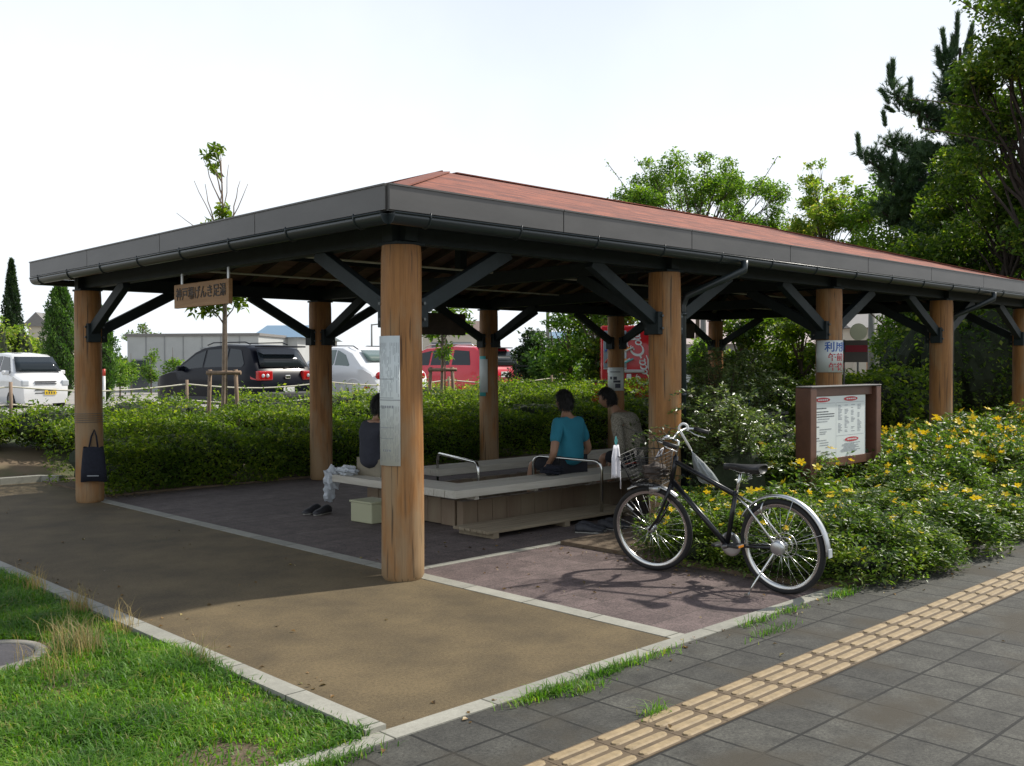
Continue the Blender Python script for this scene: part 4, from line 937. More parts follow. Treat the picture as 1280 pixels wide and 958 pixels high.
def oval(x, z, rx, rz_):
    n = 24; o = MB()
    for k, (r1, mi, y) in enumerate(((1.12, 1, yp), (1, 0, yp-.0008))):
        o.add([(x+rx*r1*math.cos(2*PI*i/n), y, z+rz_*r1*math.sin(2*PI*i/n)) for i in range(n)], [list(range(n))], mi)
    for k in range(5): xx = x-rx*.62+k*rx*.28; o.add([(xx, yp-.0016, z-.007), (xx+rx*.2, yp-.0016, z-.007), (xx+rx*.2, yp-.0016, z+.007), (xx, yp-.0016, z+.007)], [(0, 1, 2, 3)], 1)
    o.build('red_oval', [MATS['red_ink'], MATS['paper']], pn)
oval(.34, 1.215, .15, .024); oval(.93, 1.215, .15, .024); oval(.95, .79, .15, .024)
mark(bl, .17, .60, 1.178, 1.181); mark(bl, .62, 1.22, 1.178, 1.181); mark(bl, .615, .618, .63, 1.18); mark(bl, .62, 1.22, .835, .838)
for z, x0, x1, k in [(1.13, .2, .42, b), (1.095, .2, .46, b), (1.07, .2, .58, b), (1.045, .2, .58, b), (1.02, .24, .48, bl), (.995, .2, .44, bl), (.945, .2, .27, b), (.915, .28, .52, bl), (.89, .28, .42, bl), (.87, .28, .40, bl), (.83, .2, .27, b), (.805, .2, .42, bl), (.78, .28, .46, bl), (.755, .28, .46, bl), (.73, .40, .50, bl), (.70, .2, .3, bl), (.685, .32, .42, bl), (.655, .30, .50, bl)]:
    x = x0
    while x < x1: w_ = rr(.012, .03); mark(k, x, min(x+w_, x1), z-.005, z+.005); x += w_+.005
for col in range(4):
    for row in range(20):
        z = 1.15-row*.0145
        if random.random() < .85: x = .66+col*.14; w_ = rr(.04, .10); mark(bf, x, x+w_, z-.003, z+.003)
for row in range(8): z = .75-row*.012; mark(bf, .70+rr(0, .1), 1.0+rr(0, .15), z-.003, z+.003)
b.build('heading_print', MATS['ink'], pn); bl.build('small_print', MATS['faint_ink'], pn); bf.build('table_print', MATS['faint_ink'], pn)

# ------------------------------------------------------------------ small things in and round the shelter
t = empty('tote_bag', (-.02, W-.19, .26), 0, 'black cloth bag hanging from the end post at the left', 'bag')
b = MB(); prof = [(-.15, 0, .05), (-.145, .12, .06), (-.13, .28, .05), (-.115, .40, .03)]
vs = []
for (hw, z, th) in prof:
    for k in range(16):
        a = 2*PI*k/16; vs.append((abs(math.cos(a))**.7*math.copysign(1, math.cos(a))*-hw+.0, -.02+math.sin(a)*th, z+.01*math.sin(3*a)))
b.add(vs, [(i*16+k, i*16+(k+1) % 16, (i+1)*16+(k+1) % 16, (i+1)*16+k) for i in range(3) for k in range(16)]+[list(range(16))[::-1]], 0, True)
b.build('body', MATS['navy_cloth'], t)
MB().tube([(-.05, -.02, .39), (-.03, .0, .52), (0, .02, .60), (.03, .0, .52), (.05, -.02, .39)], .010, 6).build('strap', MATS['navy_cloth'], t)
MB().box((.01, -.085, .07), (.13, .004, .012)).build('print', MATS['faint_ink'], t)
t.rotation_euler = (0, 0, R(-38))
t = empty('wire_loops', (0, W, 1.0), 0, 'rusty wire wound round the left end post at hedge height', 'wire')
b = MB()
for k in range(5): b.ring((0, 0, -.05+.025*k), .165, .003, axis='Z', n=28, m=5)
b.build('coil', MATS['bracket_steel'], t)

def crumple(c, r, sc, seed, mt, name, parent, sub=3):
    bm = bmesh.new(); bmesh.ops.create_icosphere(bm, subdivisions=sub, radius=r); rs = random.Random(seed); ph = [rs.uniform(0, 6) for _ in range(6)]
    for v in bm.verts:
        q = v.co.normalized(); k = 1+.18*math.sin(5*q.x+ph[0])*math.sin(6*q.y+ph[1])+.14*math.sin(9*q.z+ph[2]+4*q.x)+.07*math.sin(17*q.y+ph[3])*math.sin(15*q.x+ph[4])
        v.co = Vector((c[0]+q.x*r*k*sc[0], c[1]+q.y*r*k*sc[1], max(c[2]+q.z*r*k*sc[2], c[2]-r*sc[2]*.9)))
    me = bpy.data.meshes.new(name); bm.to_mesh(me); bm.free(); me.materials.append(MATS[mt]); o = bpy.data.objects.new(name, me); COL.objects.link(o); o.parent = parent; return o
t = empty('plastic_bag', (1.50, 3.02, .43), 0, 'crumpled white plastic bag spilling over the end of the left seat', 'bag')
crumple((.04, -.08, .045), .085, (1.1, 1.9, .6), 1, 'bag_plastic', 'folds', t); crumple((-.02, .12, -.05), .09, (1, .8, 1.5), 2, 'bag_plastic', 'hanging_part', t)
crumple((-.04, .15, -.20), .07, (1.0, .6, 1.7), 3, 'bag_plastic', 'lower_part', t)
def shoe_pair(x, y, rz, label, mt, grp=None, L=.27):
    t = empty('shoe_pair', (x, y, 0), rz, label, 'shoes', grp)
    for s_ in (-1, 1):
        b = MB(); n = 14; secs = [(-.5, .035, .07), (-.35, .04, .085), (-.1, .038, .075), (.1, .045, .055), (.3, .048, .045), (.45, .035, .032), (.5, .015, .02)]; vs = []
        for (q, w_, h) in secs:
            for k in range(n): a = 2*PI*k/n; vs.append((q*L, s_*.07+math.cos(a)*w_, .012+max(0, math.sin(a)+.35)/1.35*h))
        b.add(vs, [(i*n+k, i*n+(k+1) % n, (i+1)*n+(k+1) % n, (i+1)*n+k) for i in range(len(secs)-1) for k in range(n)]+[list(range(n))[::-1], [6*n+k for k in range(n)]], 0, True)
        o = b.build('shoe', MATS[mt], t); MB().prism([(L*q, s_*.07+w_) for q, w_ in ((-.5, .03), (0, .036), (.3, .046), (.5, .012))]+[(L*q, s_*.07-w_) for q, w_ in ((.5, .012), (.3, .046), (0, .036), (-.5, .03))], 0, .016).build('sole', MATS['shoe_sole'], o)
    return t
shoe_pair(1.35, 3.25, R(200), 'dark trainers on the floor below the white plastic bag', 'shoe_dark'); shoe_pair(2.55, .36, R(-60), 'worn grey shoes left beside the duckboard near the bicycle wheel', 'shoe_dark'); shoe_pair(2.85, .32, R(-80), 'second worn pair of shoes nearest the bicycle front wheel', 'shoe_dark')
t = empty('storage_tub', (1.46, 2.40, 0), R(3), 'low greenish cream box standing beside the left seat, partly behind the corner post', 'tub')
MB().box((0, 0, .10), (.28, .34, .20), bev=.012).build('body', MATS['cream_plastic'], t)
MB().box((0, 0, .21), (.30, .36, .022), bev=.006).build('lid', MATS['cream_plastic'], t)
# cleaning things behind the glossy bush
t = empty('broom', (7.0, 1.4, 0), 0, 'blue-handled broom leaning in the dark behind the glossy bush', 'broom')
MB().cyl((-.25, -.1, 1.18), (.12, .0, .2), .014, 8).build('handle', MATS['blue_plastic'], t); MB().box((.14, 0, .12), (.34, .06, .2), bev=.01).build('bristles', MATS['blue_plastic'], t)
t = empty('cloth', (8.3, 2.8, 1.22), 0, 'pale pink cloth hung to dry near the fifth back post', 'cloth')
b = MB(); n = 8; vs = [((i/n-.5)*.36, .03*math.sin(i*1.3+j*.5), -.34*j/6) for i in range(n+1) for j in range(7)]
o = b.add(vs, [(i*7+j, (i+1)*7+j, (i+1)*7+j+1, i*7+j+1) for i in range(n) for j in range(6)], 0, True).build('fabric', MATS['pink_cloth'], t)
MB().cyl((-.2, 0, -1.2), (-.2, 0, .02), .012, 6).build('stand_pole', MATS['alu'], t); MB().cyl((-.2, 0, .01), (.2, 0, .01), .008, 6).build('bar', MATS['alu'], t)
t = empty('bucket', (7.3, 1.9, 0), 0, 'red bucket standing in the shade beyond the glossy bush', 'bucket'); MB().lathe([(0, 0), (.11, 0), (.15, .30), (.155, .31), (.14, .31), (.10, .02)], n=20).build('body', MATS['red_plastic'], t)
t = empty('storage_box', (8.2, 2.2, 0), 0, 'dark storage box in the unlit far half of the shelter', 'box'); MB().box((0, 0, .42), (1.1, .6, .84), bev=.02).build('body', MATS['navy_cloth'], t); MB().box((0, 0, .87), (1.14, .64, .05), bev=.01).build('lid', MATS['black_plastic'], t)

# manhole in the turf
t = empty('manhole', (-2.93, -.02, 0), 0, 'round drain cover in a concrete ring set in the grass', 'manhole')
MB().lathe([(.27, .0), (.27, .018), (.325, .020), (.335, .012), (.335, -.04)], n=48).build('concrete_ring', MATS['concrete'], t)
MB().lathe([(0, .014), (.262, .014), (.268, .010), (.268, -.02)], n=48).build('cover', MATS['asphalt_cover'], t)

# ------------------------------------------------------------------ bicycle (local x forward, y to its own left side)
def bicycle():
    t = empty('bicycle', (1.545, -2.305, 0), R(89), 'black city bicycle with silver mudguard and front basket parked by the flower bed', 'bicycle')
    RW = .335; rh = Vector((0, 0, RW)); fh0 = Vector((1.13, 0, RW)); tilt = Matrix.Rotation(R(-4), 4, 'X')
    hb, ht = Vector((.935, 0, .70)), Vector((.885, 0, .90)); ax = (ht-hb).normalized()
    steer = Matrix.Translation(hb) @ Matrix.Rotation(R(14), 4, ax) @ Matrix.Translation(-hb)
    def fin(b, name, m_, front=False, parent=t):
        M = tilt @ steer if front else tilt
        b.xform(M); return b.build(name, m_, parent)
    def wheel(c, front):
        w_ = empty('wheel', (0, 0, 0)); w_.parent = t; bpy.data.objects.remove(w_)
        b = MB().ring((c.x, 0, c.z), RW-.021, .021, n=64, m=10); ty = fin(b, 'wheel', MATS['tyre'], front)
        b = MB(); b.lathe([(RW-.036, -.013), (RW-.058, -.011), (RW-.062, 0), (RW-.058, .011), (RW-.036, .013)], (c.x, 0, c.z), 'Y', 64); fin(b, 'rim', MATS['chrome'], front, ty)
        b = MB(); n = 28
        for k in range(n):
            a = 2*PI*k/n; s_ = 1 if k % 2 else -1; a2 = a+(.5 if (k//2) % 2 else -.5)
            b.tube([(c.x+.025*math.cos(a2), s_*.032, c.z+.025*math.sin(a2)), (c.x+(RW-.058)*math.cos(a), s_*.004, c.z+(RW-.058)*math.sin(a))], .0013, 4)
        fin(b, 'spokes', MATS['chrome'], front, ty)
        b = MB().cyl((c.x, -.05, c.z), (c.x, .05, c.z), .016, 12); b.lathe([(.0, -.034), (.028, -.034), (.028, -.03), (.018, -.028), (.018, .028), (.028, .03), (.028, .034), (0, .034)], (c.x, 0, c.z), 'Y', 16)
        fin(b, 'hub', MATS['alu'], front, ty); return ty
    rw = wheel(rh, False); fwh = wheel(fh0, True)
    # drum brake, sprocket guard, axle nuts on the rear wheel
    b = MB().lathe([(0, .075), (.04, .075), (.052, .066), (.055, .045), (.04, .036)], (0, 0, RW), 'Y', 24); fin(b, 'hub_brake', MATS['alu'], False, rw)
    b = MB().ring((0, -.045, RW), .055, .006, n=28, m=6); b.ring((0, -.052, RW), .085, .0035, n=32, m=6); fin(b, 'chain_guard', MATS['chrome'], False, rw)
    bb = Vector((.455, 0, .285)); st = Vector((.36, 0, .69)); sc_ = Vector((.315, 0, .83))
    b = MB(); b.tube([bb, st], .018, 10); b.tube([ht-ax*.03, st+Vector((.0, 0, -.03))], .0185, 10); b.tube([hb+ax*.02, bb], .021, 10)
    b.tube([hb-ax*.01, ht+ax*.01], .019, 12); b.cyl(bb+Vector((0, -.036, 0)), bb+Vector((0, .036, 0)), .021, 12); fin(b, 'frame', MATS['black_paint'])
    b = MB()
    for s_ in (-1, 1):
        b.tube([st+Vector((0, s_*.015, -.03)), Vector((.24, s_*.045, .60)), rh+Vector((0, s_*.058, 0))], .008, 8)
    fin(b, 'seat_stays', MATS['chrome'])
    b = MB()
    for s_ in (-1, 1): b.tube([bb+Vector((0, s_*.025, 0)), rh+Vector((0, s_*.058, 0))], .009, 8)
    fin(b, 'chain_stays', MATS['black_paint'])
    # saddle
    fin(MB().tube([st-Vector((0, 0, .04)), sc_], .0125, 8), 'seat_post', MATS['chrome'])
    secs = [(.16, .012, .0), (.10, .022, .004), (.02, .035, .004), (-.05, .07, .004), (-.10, .098, .008), (-.14, .095, .012), (-.165, .06, .008)]; b = MB(); n = 14; vs = []
    for (x, w_, dz) in secs:
        for k in range(n):
            a = 2*PI*k/n; z = math.sin(a); vs.append((.29+x, math.cos(a)*w_, .868+dz+(z*.018 if z > 0 else z*.052*(.5+w_*5))))
    b.add(vs, [(i*n+k, i*n+(k+1) % n, (i+1)*n+(k+1) % n, (i+1)*n+k) for i in range(len(secs)-1) for k in range(n)]+[list(range(n)), [6*n+k for k in range(n)][::-1]], 0, True)
    sd_ = fin(b, 'saddle', MATS['black_plastic'])
    b = MB()
    for s_ in (-1, 1):
        b.tube([(.42, s_*.01, .855), (.30, s_*.025, .835), (.17, s_*.06, .845)], .004, 6)
        pts = [(.20+.016*math.cos(a), s_*.055+.016*math.sin(a), .80+.045*a/22) for a in np.linspace(0, 22, 40)]; b.tube(pts, .003, 4)
    fin(b, 'saddle_springs', MATS['chrome'], False, sd_)
    # mudguards
    def guard(c, a0, a1, Rg, name, mt, front):
        n = 26; b = MB(); vs = []
        for i in range(n+1):
            a = a0+(a1-a0)*i/n
            for (yy, dr) in ((-.028, -.012), (-.018, 0), (0, .004), (.018, 0), (.028, -.012)): vs.append((c.x+(Rg+dr)*math.cos(a), yy, c.z+(Rg+dr)*math.sin(a)))
        b.add(vs, [(i*5+k, i*5+k+1, (i+1)*5+k+1, (i+1)*5+k) for i in range(n) for k in range(4)], 0, True); o = fin(b, name, MATS[mt], front); md = o.modifiers.new('s', 'SOLIDIFY'); md.thickness = .0015; return o
    g = guard(rh, R(28), R(183), .362, 'mudguard', 'alu', False)
    b = MB().box((-.366, 0, RW+.0), (.008, .045, .06), bev=.003); fin(b, 'reflector', MATS['clear_lens'], False, g)
    guard(fh0, R(60), R(132), .358, 'mudguard', 'alu', True)
    b = MB()
    for s_ in (-1, 1): b.tube([(0, s_*.06, RW), (-.34, s_*.028, RW+.13)], .0022, 5); b.tube([(0, s_*.06, RW), (-.12, s_*.028, RW+.345)], .0022, 5)
    fin(b, 'guard_stays', MATS['chrome'], False, g)
    # fork, stem, bars
    b = MB()
    for s_ in (-1, 1): b.tube([hb+Vector((0, s_*.03, -.01)), Vector((.985, s_*.052, .56)), Vector((1.05, s_*.055, .43)), fh0+Vector((0, s_*.055, 0))], [.014, .013, .011, .009], 8)
    b.tube([hb+Vector((0, -.035, -.01)), hb+Vector((0, .035, -.01))], .014, 8); fin(b, 'fork', MATS['black_paint'], True)
    stt = ht+ax*.13
    fin(MB().tube([ht, stt, stt+Vector((.045, 0, .015))], .012, 8), 'stem', MATS['chrome'], True)
    bc = stt+Vector((.045, 0, .02)); b = MB(); pts = [(-.16, .29, -.005), (-.06, .285, .02), (.0, .25, .03), (.015, .12, .02), (0, 0, 0), (.015, -.12, .02), (0, -.25, .03), (-.06, -.285, .02), (-.16, -.29, -.005)]
    b.tube([bc+Vector(p) for p in pts], .011, 8); hbars = fin(b, 'handlebar', MATS['chrome'], True)
    for s_ in (-1, 1):
        fin(MB().tube([bc+Vector((-.055, s_*.285, .021)), bc+Vector((-.17, s_*.291, -.008))], .0165, 10), 'grip', MATS['black_plastic'], True, hbars)
        fin(MB().tube([bc+Vector((-.03, s_*.25, .01)), bc+Vector((-.07, s_*.26, -.02)), bc+Vector((-.15, s_*.27, -.045))], .005, 6), 'brake_lever', MATS['chrome'], True, hbars)
        fin(MB().tube([bc+Vector((-.01, s_*.22, .02)), bc+Vector((.08, s_*.16, .05)), bc+Vector((.10, s_*.05, -.03)), hb+Vector((.04, s_*.02, .02))], .003, 5), 'brake_cable', MATS['black_plastic'], True, hbars)
    fin(MB().lathe([(0, 0), (.022, .004), (.026, .014), (.02, .026), (0, .03)], tuple(bc+Vector((-.03, .17, .03))), 'Z', 16), 'bell', MATS['chrome'], True, hbars)
    # front lamp
    fin(MB().tube([(1.03, .03, .66), (1.10, .03, .655)], [.022, .032], 12), 'headlamp', MATS['alu'], True)
    # basket of fine wire
    b = MB(); z0, z1 = .70, .93; bx0, bx1 = .985, 1.23; tx0, tx1 = .965, 1.30; wb, wt = .12, .175
    def rectpt(z):
        q = (z-z0)/(z1-z0); a, c, w_ = bx0+(tx0-bx0)*q, bx1+(tx1-bx1)*q, wb+(wt-wb)*q; pts = []
        for (cx_, cy_, a0) in ((c-.05, w_-.05, 0), (a+.05, w_-.05, 90), (a+.05, -w_+.05, 180), (c-.05, -w_+.05, 270)):
            for k in range(4): an = R(a0+30*k); pts.append((cx_+.05*math.cos(an), cy_+.05*math.sin(an), z))
        return pts
    for i in range(9):
        z = z0+(z1-z0)*i/8; b.tube(rectpt(z), .004 if i in (0, 8) else .0016, 5, closed=True)
    lo, hi = rectpt(z0), rectpt(z1); 
    def along(P, s_): 
        n = len(P); f = s_*n; i = int(f) % n; q = f-int(f); return Vector(P[i]).lerp(Vector(P[(i+1) % n]), q)
    for k in range(44): b.tube([along(lo, k/44), along(hi, k/44)], .0015, 4)
    for k in range(8): y = -wb+.02+k*(2*wb-.04)/7; b.tube([(bx0, y, z0), (bx1, y, z0)], .0016, 4)
    for k in range(6): x = bx0+.02+k*(bx1-bx0-.04)/5; b.tube([(x, -wb, z0), (x, wb, z0)], .0016, 4)
    fin(b, 'basket', MATS['black_plastic'], True)
    # cranks, pedals, chain
    b = MB().lathe([(.085, -.048), (.09, -.046), (.09, -.042), (.07, -.041), (.03, -.044)], tuple(bb), 'Y', 32); b.tube([bb+Vector((0, -.06, 0)), bb+Vector((.155, -.075, -.04))], .010, 6); b.tube([bb+Vector((0, .06, 0)), bb+Vector((-.155, .075, .04))], .010, 6); b.cyl(bb+Vector((0, -.062, 0)), bb+Vector((0, .062, 0)), .010, 8)
    cr = fin(b, 'crankset', MATS['alu'])
    for s_, p in ((-1, bb+Vector((.155, -.12, -.04))), (1, bb+Vector((-.155, .12, .04)))):
        pe = fin(MB().box(tuple(p), (.09, .085, .022), bev=.006), 'pedal', MATS['black_plastic'], False, cr); fin(MB().box((p.x-.047, p.y, p.z), (.004, .06, .014)), 'pedal_reflector', MATS['amber'], False, cr)
    fin(MB().tube([(0, -.046, RW+.042), (.455, -.046, .285+.085)], .004, 5).tube([(0, -.046, RW-.042), (.455, -.046, .285-.085)], .004, 5), 'chain', MATS['black_plastic'])
    b = MB().tube([(.0, .068, RW), (.03, .08, RW-.05), (.10, .20, .10), (.13, .245, .008)], [.012, .011, .008, .007], 8); b.box((.132, .25, .012), (.035, .02, .012)); b.xform(Matrix.Identity(4)); b.build('kickstand', MATS['chrome'], t)
    b = MB().ring((.12, 0, RW+.25), .055, .007, axis='X', n=24, m=6, a0=-.9, a1=4.05); fin(b, 'ring_lock', MATS['chrome'])
    fin(MB().box((1.13+.0, 0, 0), (.001, .001, .001)).xform(Matrix.Translation((0, 0, .40))), 'valve', MATS['chrome'], True, fwh)
    b = MB().box((0, 0, 0), (.012, .007, .07), bev=.003).xform(Matrix.Translation((1.13+.175, .0, RW+.16)) @ Matrix.Rotation(R(48), 4, 'Y')); fin(b, 'spoke_reflector', MATS['clear_lens'], True, fwh)
    return t, tilt @ steer, bc
bike, BM, bc = bicycle()
BW = Matrix.Translation(bike.location) @ Matrix.Rotation(R(89), 4, 'Z') @ BM
def bw(p): return BW @ Vector(p)
# umbrella hooked on the bars
u0 = bw(bc+Vector((-.03, -.12, .0))); t = empty('umbrella', tuple(u0), 0, 'closed clear vinyl umbrella with a white crook handle hooked on the bicycle', 'umbrella')
dr = Vector((.30, -.34, -.8)).normalized()
hp = [Vector((0, 0, 0))+dr*.12, Vector((0, 0, 0))-dr*.02]+[Vector((.03-.03*math.cos(a)+0.0, -.0, 0))-dr*.02+Vector((0, 0, .045*math.sin(a))) for a in np.linspace(.3, PI*1.05, 9)]
side = Vector((.72, -.69, 0)); hp = [dr*.12, -dr*.06]+[-dr*.06+side*(.035-.035*math.cos(a))+Vector((0, 0, .038*math.sin(a))) for a in np.linspace(.3, PI*1.15, 10)]
MB().tube(hp, .0095, 8).build('crook_handle', MATS['white_plastic'], t)
MB().tube([dr*.10, dr*.50], .004, 6).build('shaft', MATS['alu'], t)
b = MB(); n = 24; vs = []
x_ = side; y_ = dr.cross(side).normalized()
for (q, r) in ((.15, .006), (.17, .012), (.24, .036), (.33, .055), (.40, .06), (.42, .045)):
    for k in range(n): a = 2*PI*k/n; rk = r*(1+.28*math.cos(8*a)); p = dr*q+x_*rk*math.cos(a)+y_*rk*math.sin(a); vs.append(tuple(p))
b.add(vs, [(i*n+k, i*n+(k+1) % n, (i+1)*n+(k+1) % n, (i+1)*n+k) for i in range(5) for k in range(n)], 0, True); b.build('vinyl_cover', MATS['clear_vinyl'], t)
# white cloth hanging from a teal peg on the basket hoop
c0 = bw((1.30, .15, 1.07)); t = empty('hand_towel', tuple(c0), R(15), 'small white towel hung from a teal clip in front of the bicycle basket', 'towel')
vs = []; n = 9; m_ = 8
for i in range(n+1):
    for j in range(m_+1):
        u, v = i/n-.5, j/m_; wd = .06+.055*min(1, v*2.5); vs.append((u*wd*1.0, .014*math.sin(u*14)*v, -.05-.25*v-(.09 if u > .35 else 0)*v))
o = MB().add(vs, [(i*(m_+1)+j, (i+1)*(m_+1)+j, (i+1)*(m_+1)+j+1, i*(m_+1)+j+1) for i in range(n) for j in range(m_)], 0, True).build('fabric', MATS['white_cloth'], t); md = o.modifiers.new('s', 'SOLIDIFY'); md.thickness = .003
MB().tube([(0, 0, -.06), (-.012, 0, -.02), (0, 0, .015), (.012, 0, -.02), (0, 0, -.06)], .004, 6).build('clip', MATS['teal_plastic'], t)
p0 = bw((1.0, .12, .93))-c0; MB().tube([p0, p0+Vector((-.02, .0, .14)), Vector((.06, .02, .10)), Vector((.0, 0, .014))], .0022, 5).build('wire', MATS['black_plastic'], t)
t.rotation_euler = (0, 0, 0)
c0 = bw((1.08, -.03, .80)); t = empty('shopping_bag', tuple(c0), 0, 'dark bag with white knotted handles lying in the bicycle basket', 'bag')
crumple((0, 0, -.02), .085, (1.15, 1.15, .7), 5, 'rafter_wood', 'body', t); MB().tube([(0, 0, .07), (.02, -.03, .14), (.05, -.04, .16), (.05, -.02, .11), (.0, .0, .08)], .006, 6).build('knot', MATS['white_cloth'], t)
# ------------------------------------------------------------------ people
mat('skin', (.34, .19, .12), .55, var=.06, scale=10); mat('hair_black', (.010, .009, .008), .55); mat('shirt_teal', (.022, .20, .28), .85, var=.08, scale=9, bump=.1)
mat('shirt_dark', (.030, .032, .045), .9, var=.2, scale=12); mat('shorts_dark', (.018, .018, .024), .9, var=.2, scale=12); mat('trousers_khaki', (.26, .23, .17), .9, var=.12, scale=12)
def check_mat():
    mt, n, b = _mat('shirt_check'); L = n.links; tc = n.nodes.new('ShaderNodeTexCoord')
    ck = n.nodes.new('ShaderNodeTexNoise'); ck.inputs['Scale'].default_value = 90; ck.inputs['Detail'].default_value = 2; L.new(tc.outputs['Object'], ck.inputs[0])
    rp = n.nodes.new('ShaderNodeValToRGB'); L.new(ck.outputs[0], rp.inputs[0]); rp.color_ramp.elements[0].position = .4; rp.color_ramp.elements[1].position = .6
    rp.color_ramp.elements[0].color = (.20, .18, .14, 1); rp.color_ramp.elements[1].color = (.44, .41, .33, 1); L.new(rp.outputs[0], b.inputs[0]); b.inputs['Roughness'].default_value = .9
check_mat()
def skin_mesh(name, verts, edges, radii, mt, parent, sub=2, root=0):
    me = bpy.data.meshes.new(name); me.from_pydata([tuple(v) for v in verts], edges, []); o = bpy.data.objects.new('rig', me); COL.objects.link(o)
    o.modifiers.new('k', 'SKIN'); sv_ = me.skin_vertices[0].data
    for i, r in enumerate(radii): sv_[i].radius = (r, r) if not isinstance(r, tuple) else r
    sv_[root].use_root = True; md = o.modifiers.new('s', 'SUBSURF'); md.levels = sub; md.render_levels = sub
    dg = bpy.context.evaluated_depsgraph_get(); dg.update(); m2 = bpy.data.meshes.new_from_object(o.evaluated_get(dg)); bpy.data.objects.remove(o)
    if name in ('shirt', 'shorts', 'trousers'):
        for v in m2.vertices:   # soft folds
            c = v.co; k_ = math.sin(26*c.z+9*c.x+3*math.sin(14*c.x))*math.sin(11*c.x+7*c.z)*.5+math.sin(43*c.z-17*c.y)*.25; v.co = v.co+v.normal*(.0075*k_)
    m2.name = name; m2.materials.clear(); m2.materials.append(MATS[mt]); m2.polygons.foreach_set('use_smooth', [True]*len(m2.polygons))
    q = bpy.data.objects.new(name, m2); COL.objects.link(q); q.parent = parent; return q
def join_into(dst, others):
    bm = bmesh.new(); bm.from_mesh(dst.data)
    for o in others: bm.from_mesh(o.data)
    bm.to_mesh(dst.data); bm.free(); dst.data.polygons.foreach_set('use_smooth', [True]*len(dst.data.polygons))
    for o in others: bpy.data.objects.remove(o)
def head(c, yaw, pitch, parent, s_=1.0):
    """skull, face, nose, lips, eyes sockets and ears in one mesh; faces local +y before turning"""
    bm = bmesh.new(); bmesh.ops.create_icosphere(bm, subdivisions=4, radius=1)
    for v in bm.verts:
        q = v.co.copy(); x, y, z = q
        X, Y, Z = x*.076, y*.094, z*.112
        if z < -.1: k = 1-.33*min(1, (-z-.1)/.9)**1.1; X *= k; Y = Y*(1-.1*(-z-.1))+.012*(-z)
        if y > .6 and abs(x) < .3: Y += .020*math.exp(-((x/.13)**2))*math.exp(-(((z+.18)/.18)**2))*1.2   # nose
        if y > .5: Y -= .008*math.exp(-(((abs(x)-.38)/.16)**2)-(((z-.08)/.12)**2))                        # eye sockets
        if y > .6: Y += .006*math.exp(-((x/.25)**2)-(((z+.50)/.07)**2))                                   # lips
        v.co = Vector((X, Y, Z))
    for s2 in (-1, 1):
        r_ = bmesh.ops.create_uvsphere(bm, u_segments=10, v_segments=8, radius=1)
        for v in r_['verts']: v.co = Vector((s2*.077+v.co.x*.009, -.008+v.co.y*.018, -.005+v.co.z*.030))
    me = bpy.data.meshes.new('head'); M = Matrix.Translation(c) @ Matrix.Rotation(yaw, 4, 'Z') @ Matrix.Rotation(pitch, 4, 'X') @ Matrix.Scale(s_, 4)
    bm.transform(M); bm.to_mesh(me); bm.free(); o = bpy.data.objects.new('head', me); COL.objects.link(o); o.parent = parent
    # hair: cap over crown and back
    bm = bmesh.new(); bmesh.ops.create_icosphere(bm, subdivisions=4, radius=1)
    kill = [v for v in bm.verts if (v.co.y > .38 and v.co.z < .45) or v.co.z < -.70 or (v.co.y > .05 and v.co.z < -.12)]
    bmesh.ops.delete(bm, geom=kill, context='VERTS')
    for v in bm.verts:
        k = 1.13+.035*math.sin(23*v.co.x+3)*math.sin(19*v.co.z)+rr(-.012, .018); v.co = Vector((v.co.x*.078*k, v.co.y*.096*k, v.co.z*.113*k))
    hm = bpy.data.meshes.new('hair'); bm.transform(M); bm.to_mesh(hm); bm.free(); hm.materials.append(MATS['hair_black']); hm.polygons.foreach_set('use_smooth', [True]*len(hm.polygons))
    h = bpy.data.objects.new('hair', hm); COL.objects.link(h); h.parent = parent; md = h.modifiers.new('s', 'SOLIDIFY'); md.thickness = .008
    hv = np.array([tuple(v.co) for v in hm.vertices]); hn = np.array([tuple(v.normal) for v in hm.vertices]); ix = RNG.integers(0, len(hv), 2600); P = hv[ix]+RNG.normal(size=(2600, 3))*.003
    D = unit(hn[ix]*.35+np.array([0, -.1, -.9])+RNG.normal(size=(2600, 3))*.35); s_2 = unit(np.cross(D, hn[ix]+1e-3)); L_ = RNG.uniform(.02, .045, (2600, 1)); P0 = P+hn[ix]*.006
    np_mesh('hair', np.stack([P0-s_2*.0022, P0+s_2*.0022, P0+D*L_], 1).reshape(-1, 3), np.arange(7800).reshape(-1, 3), MATS['hair_black'], parent); return o
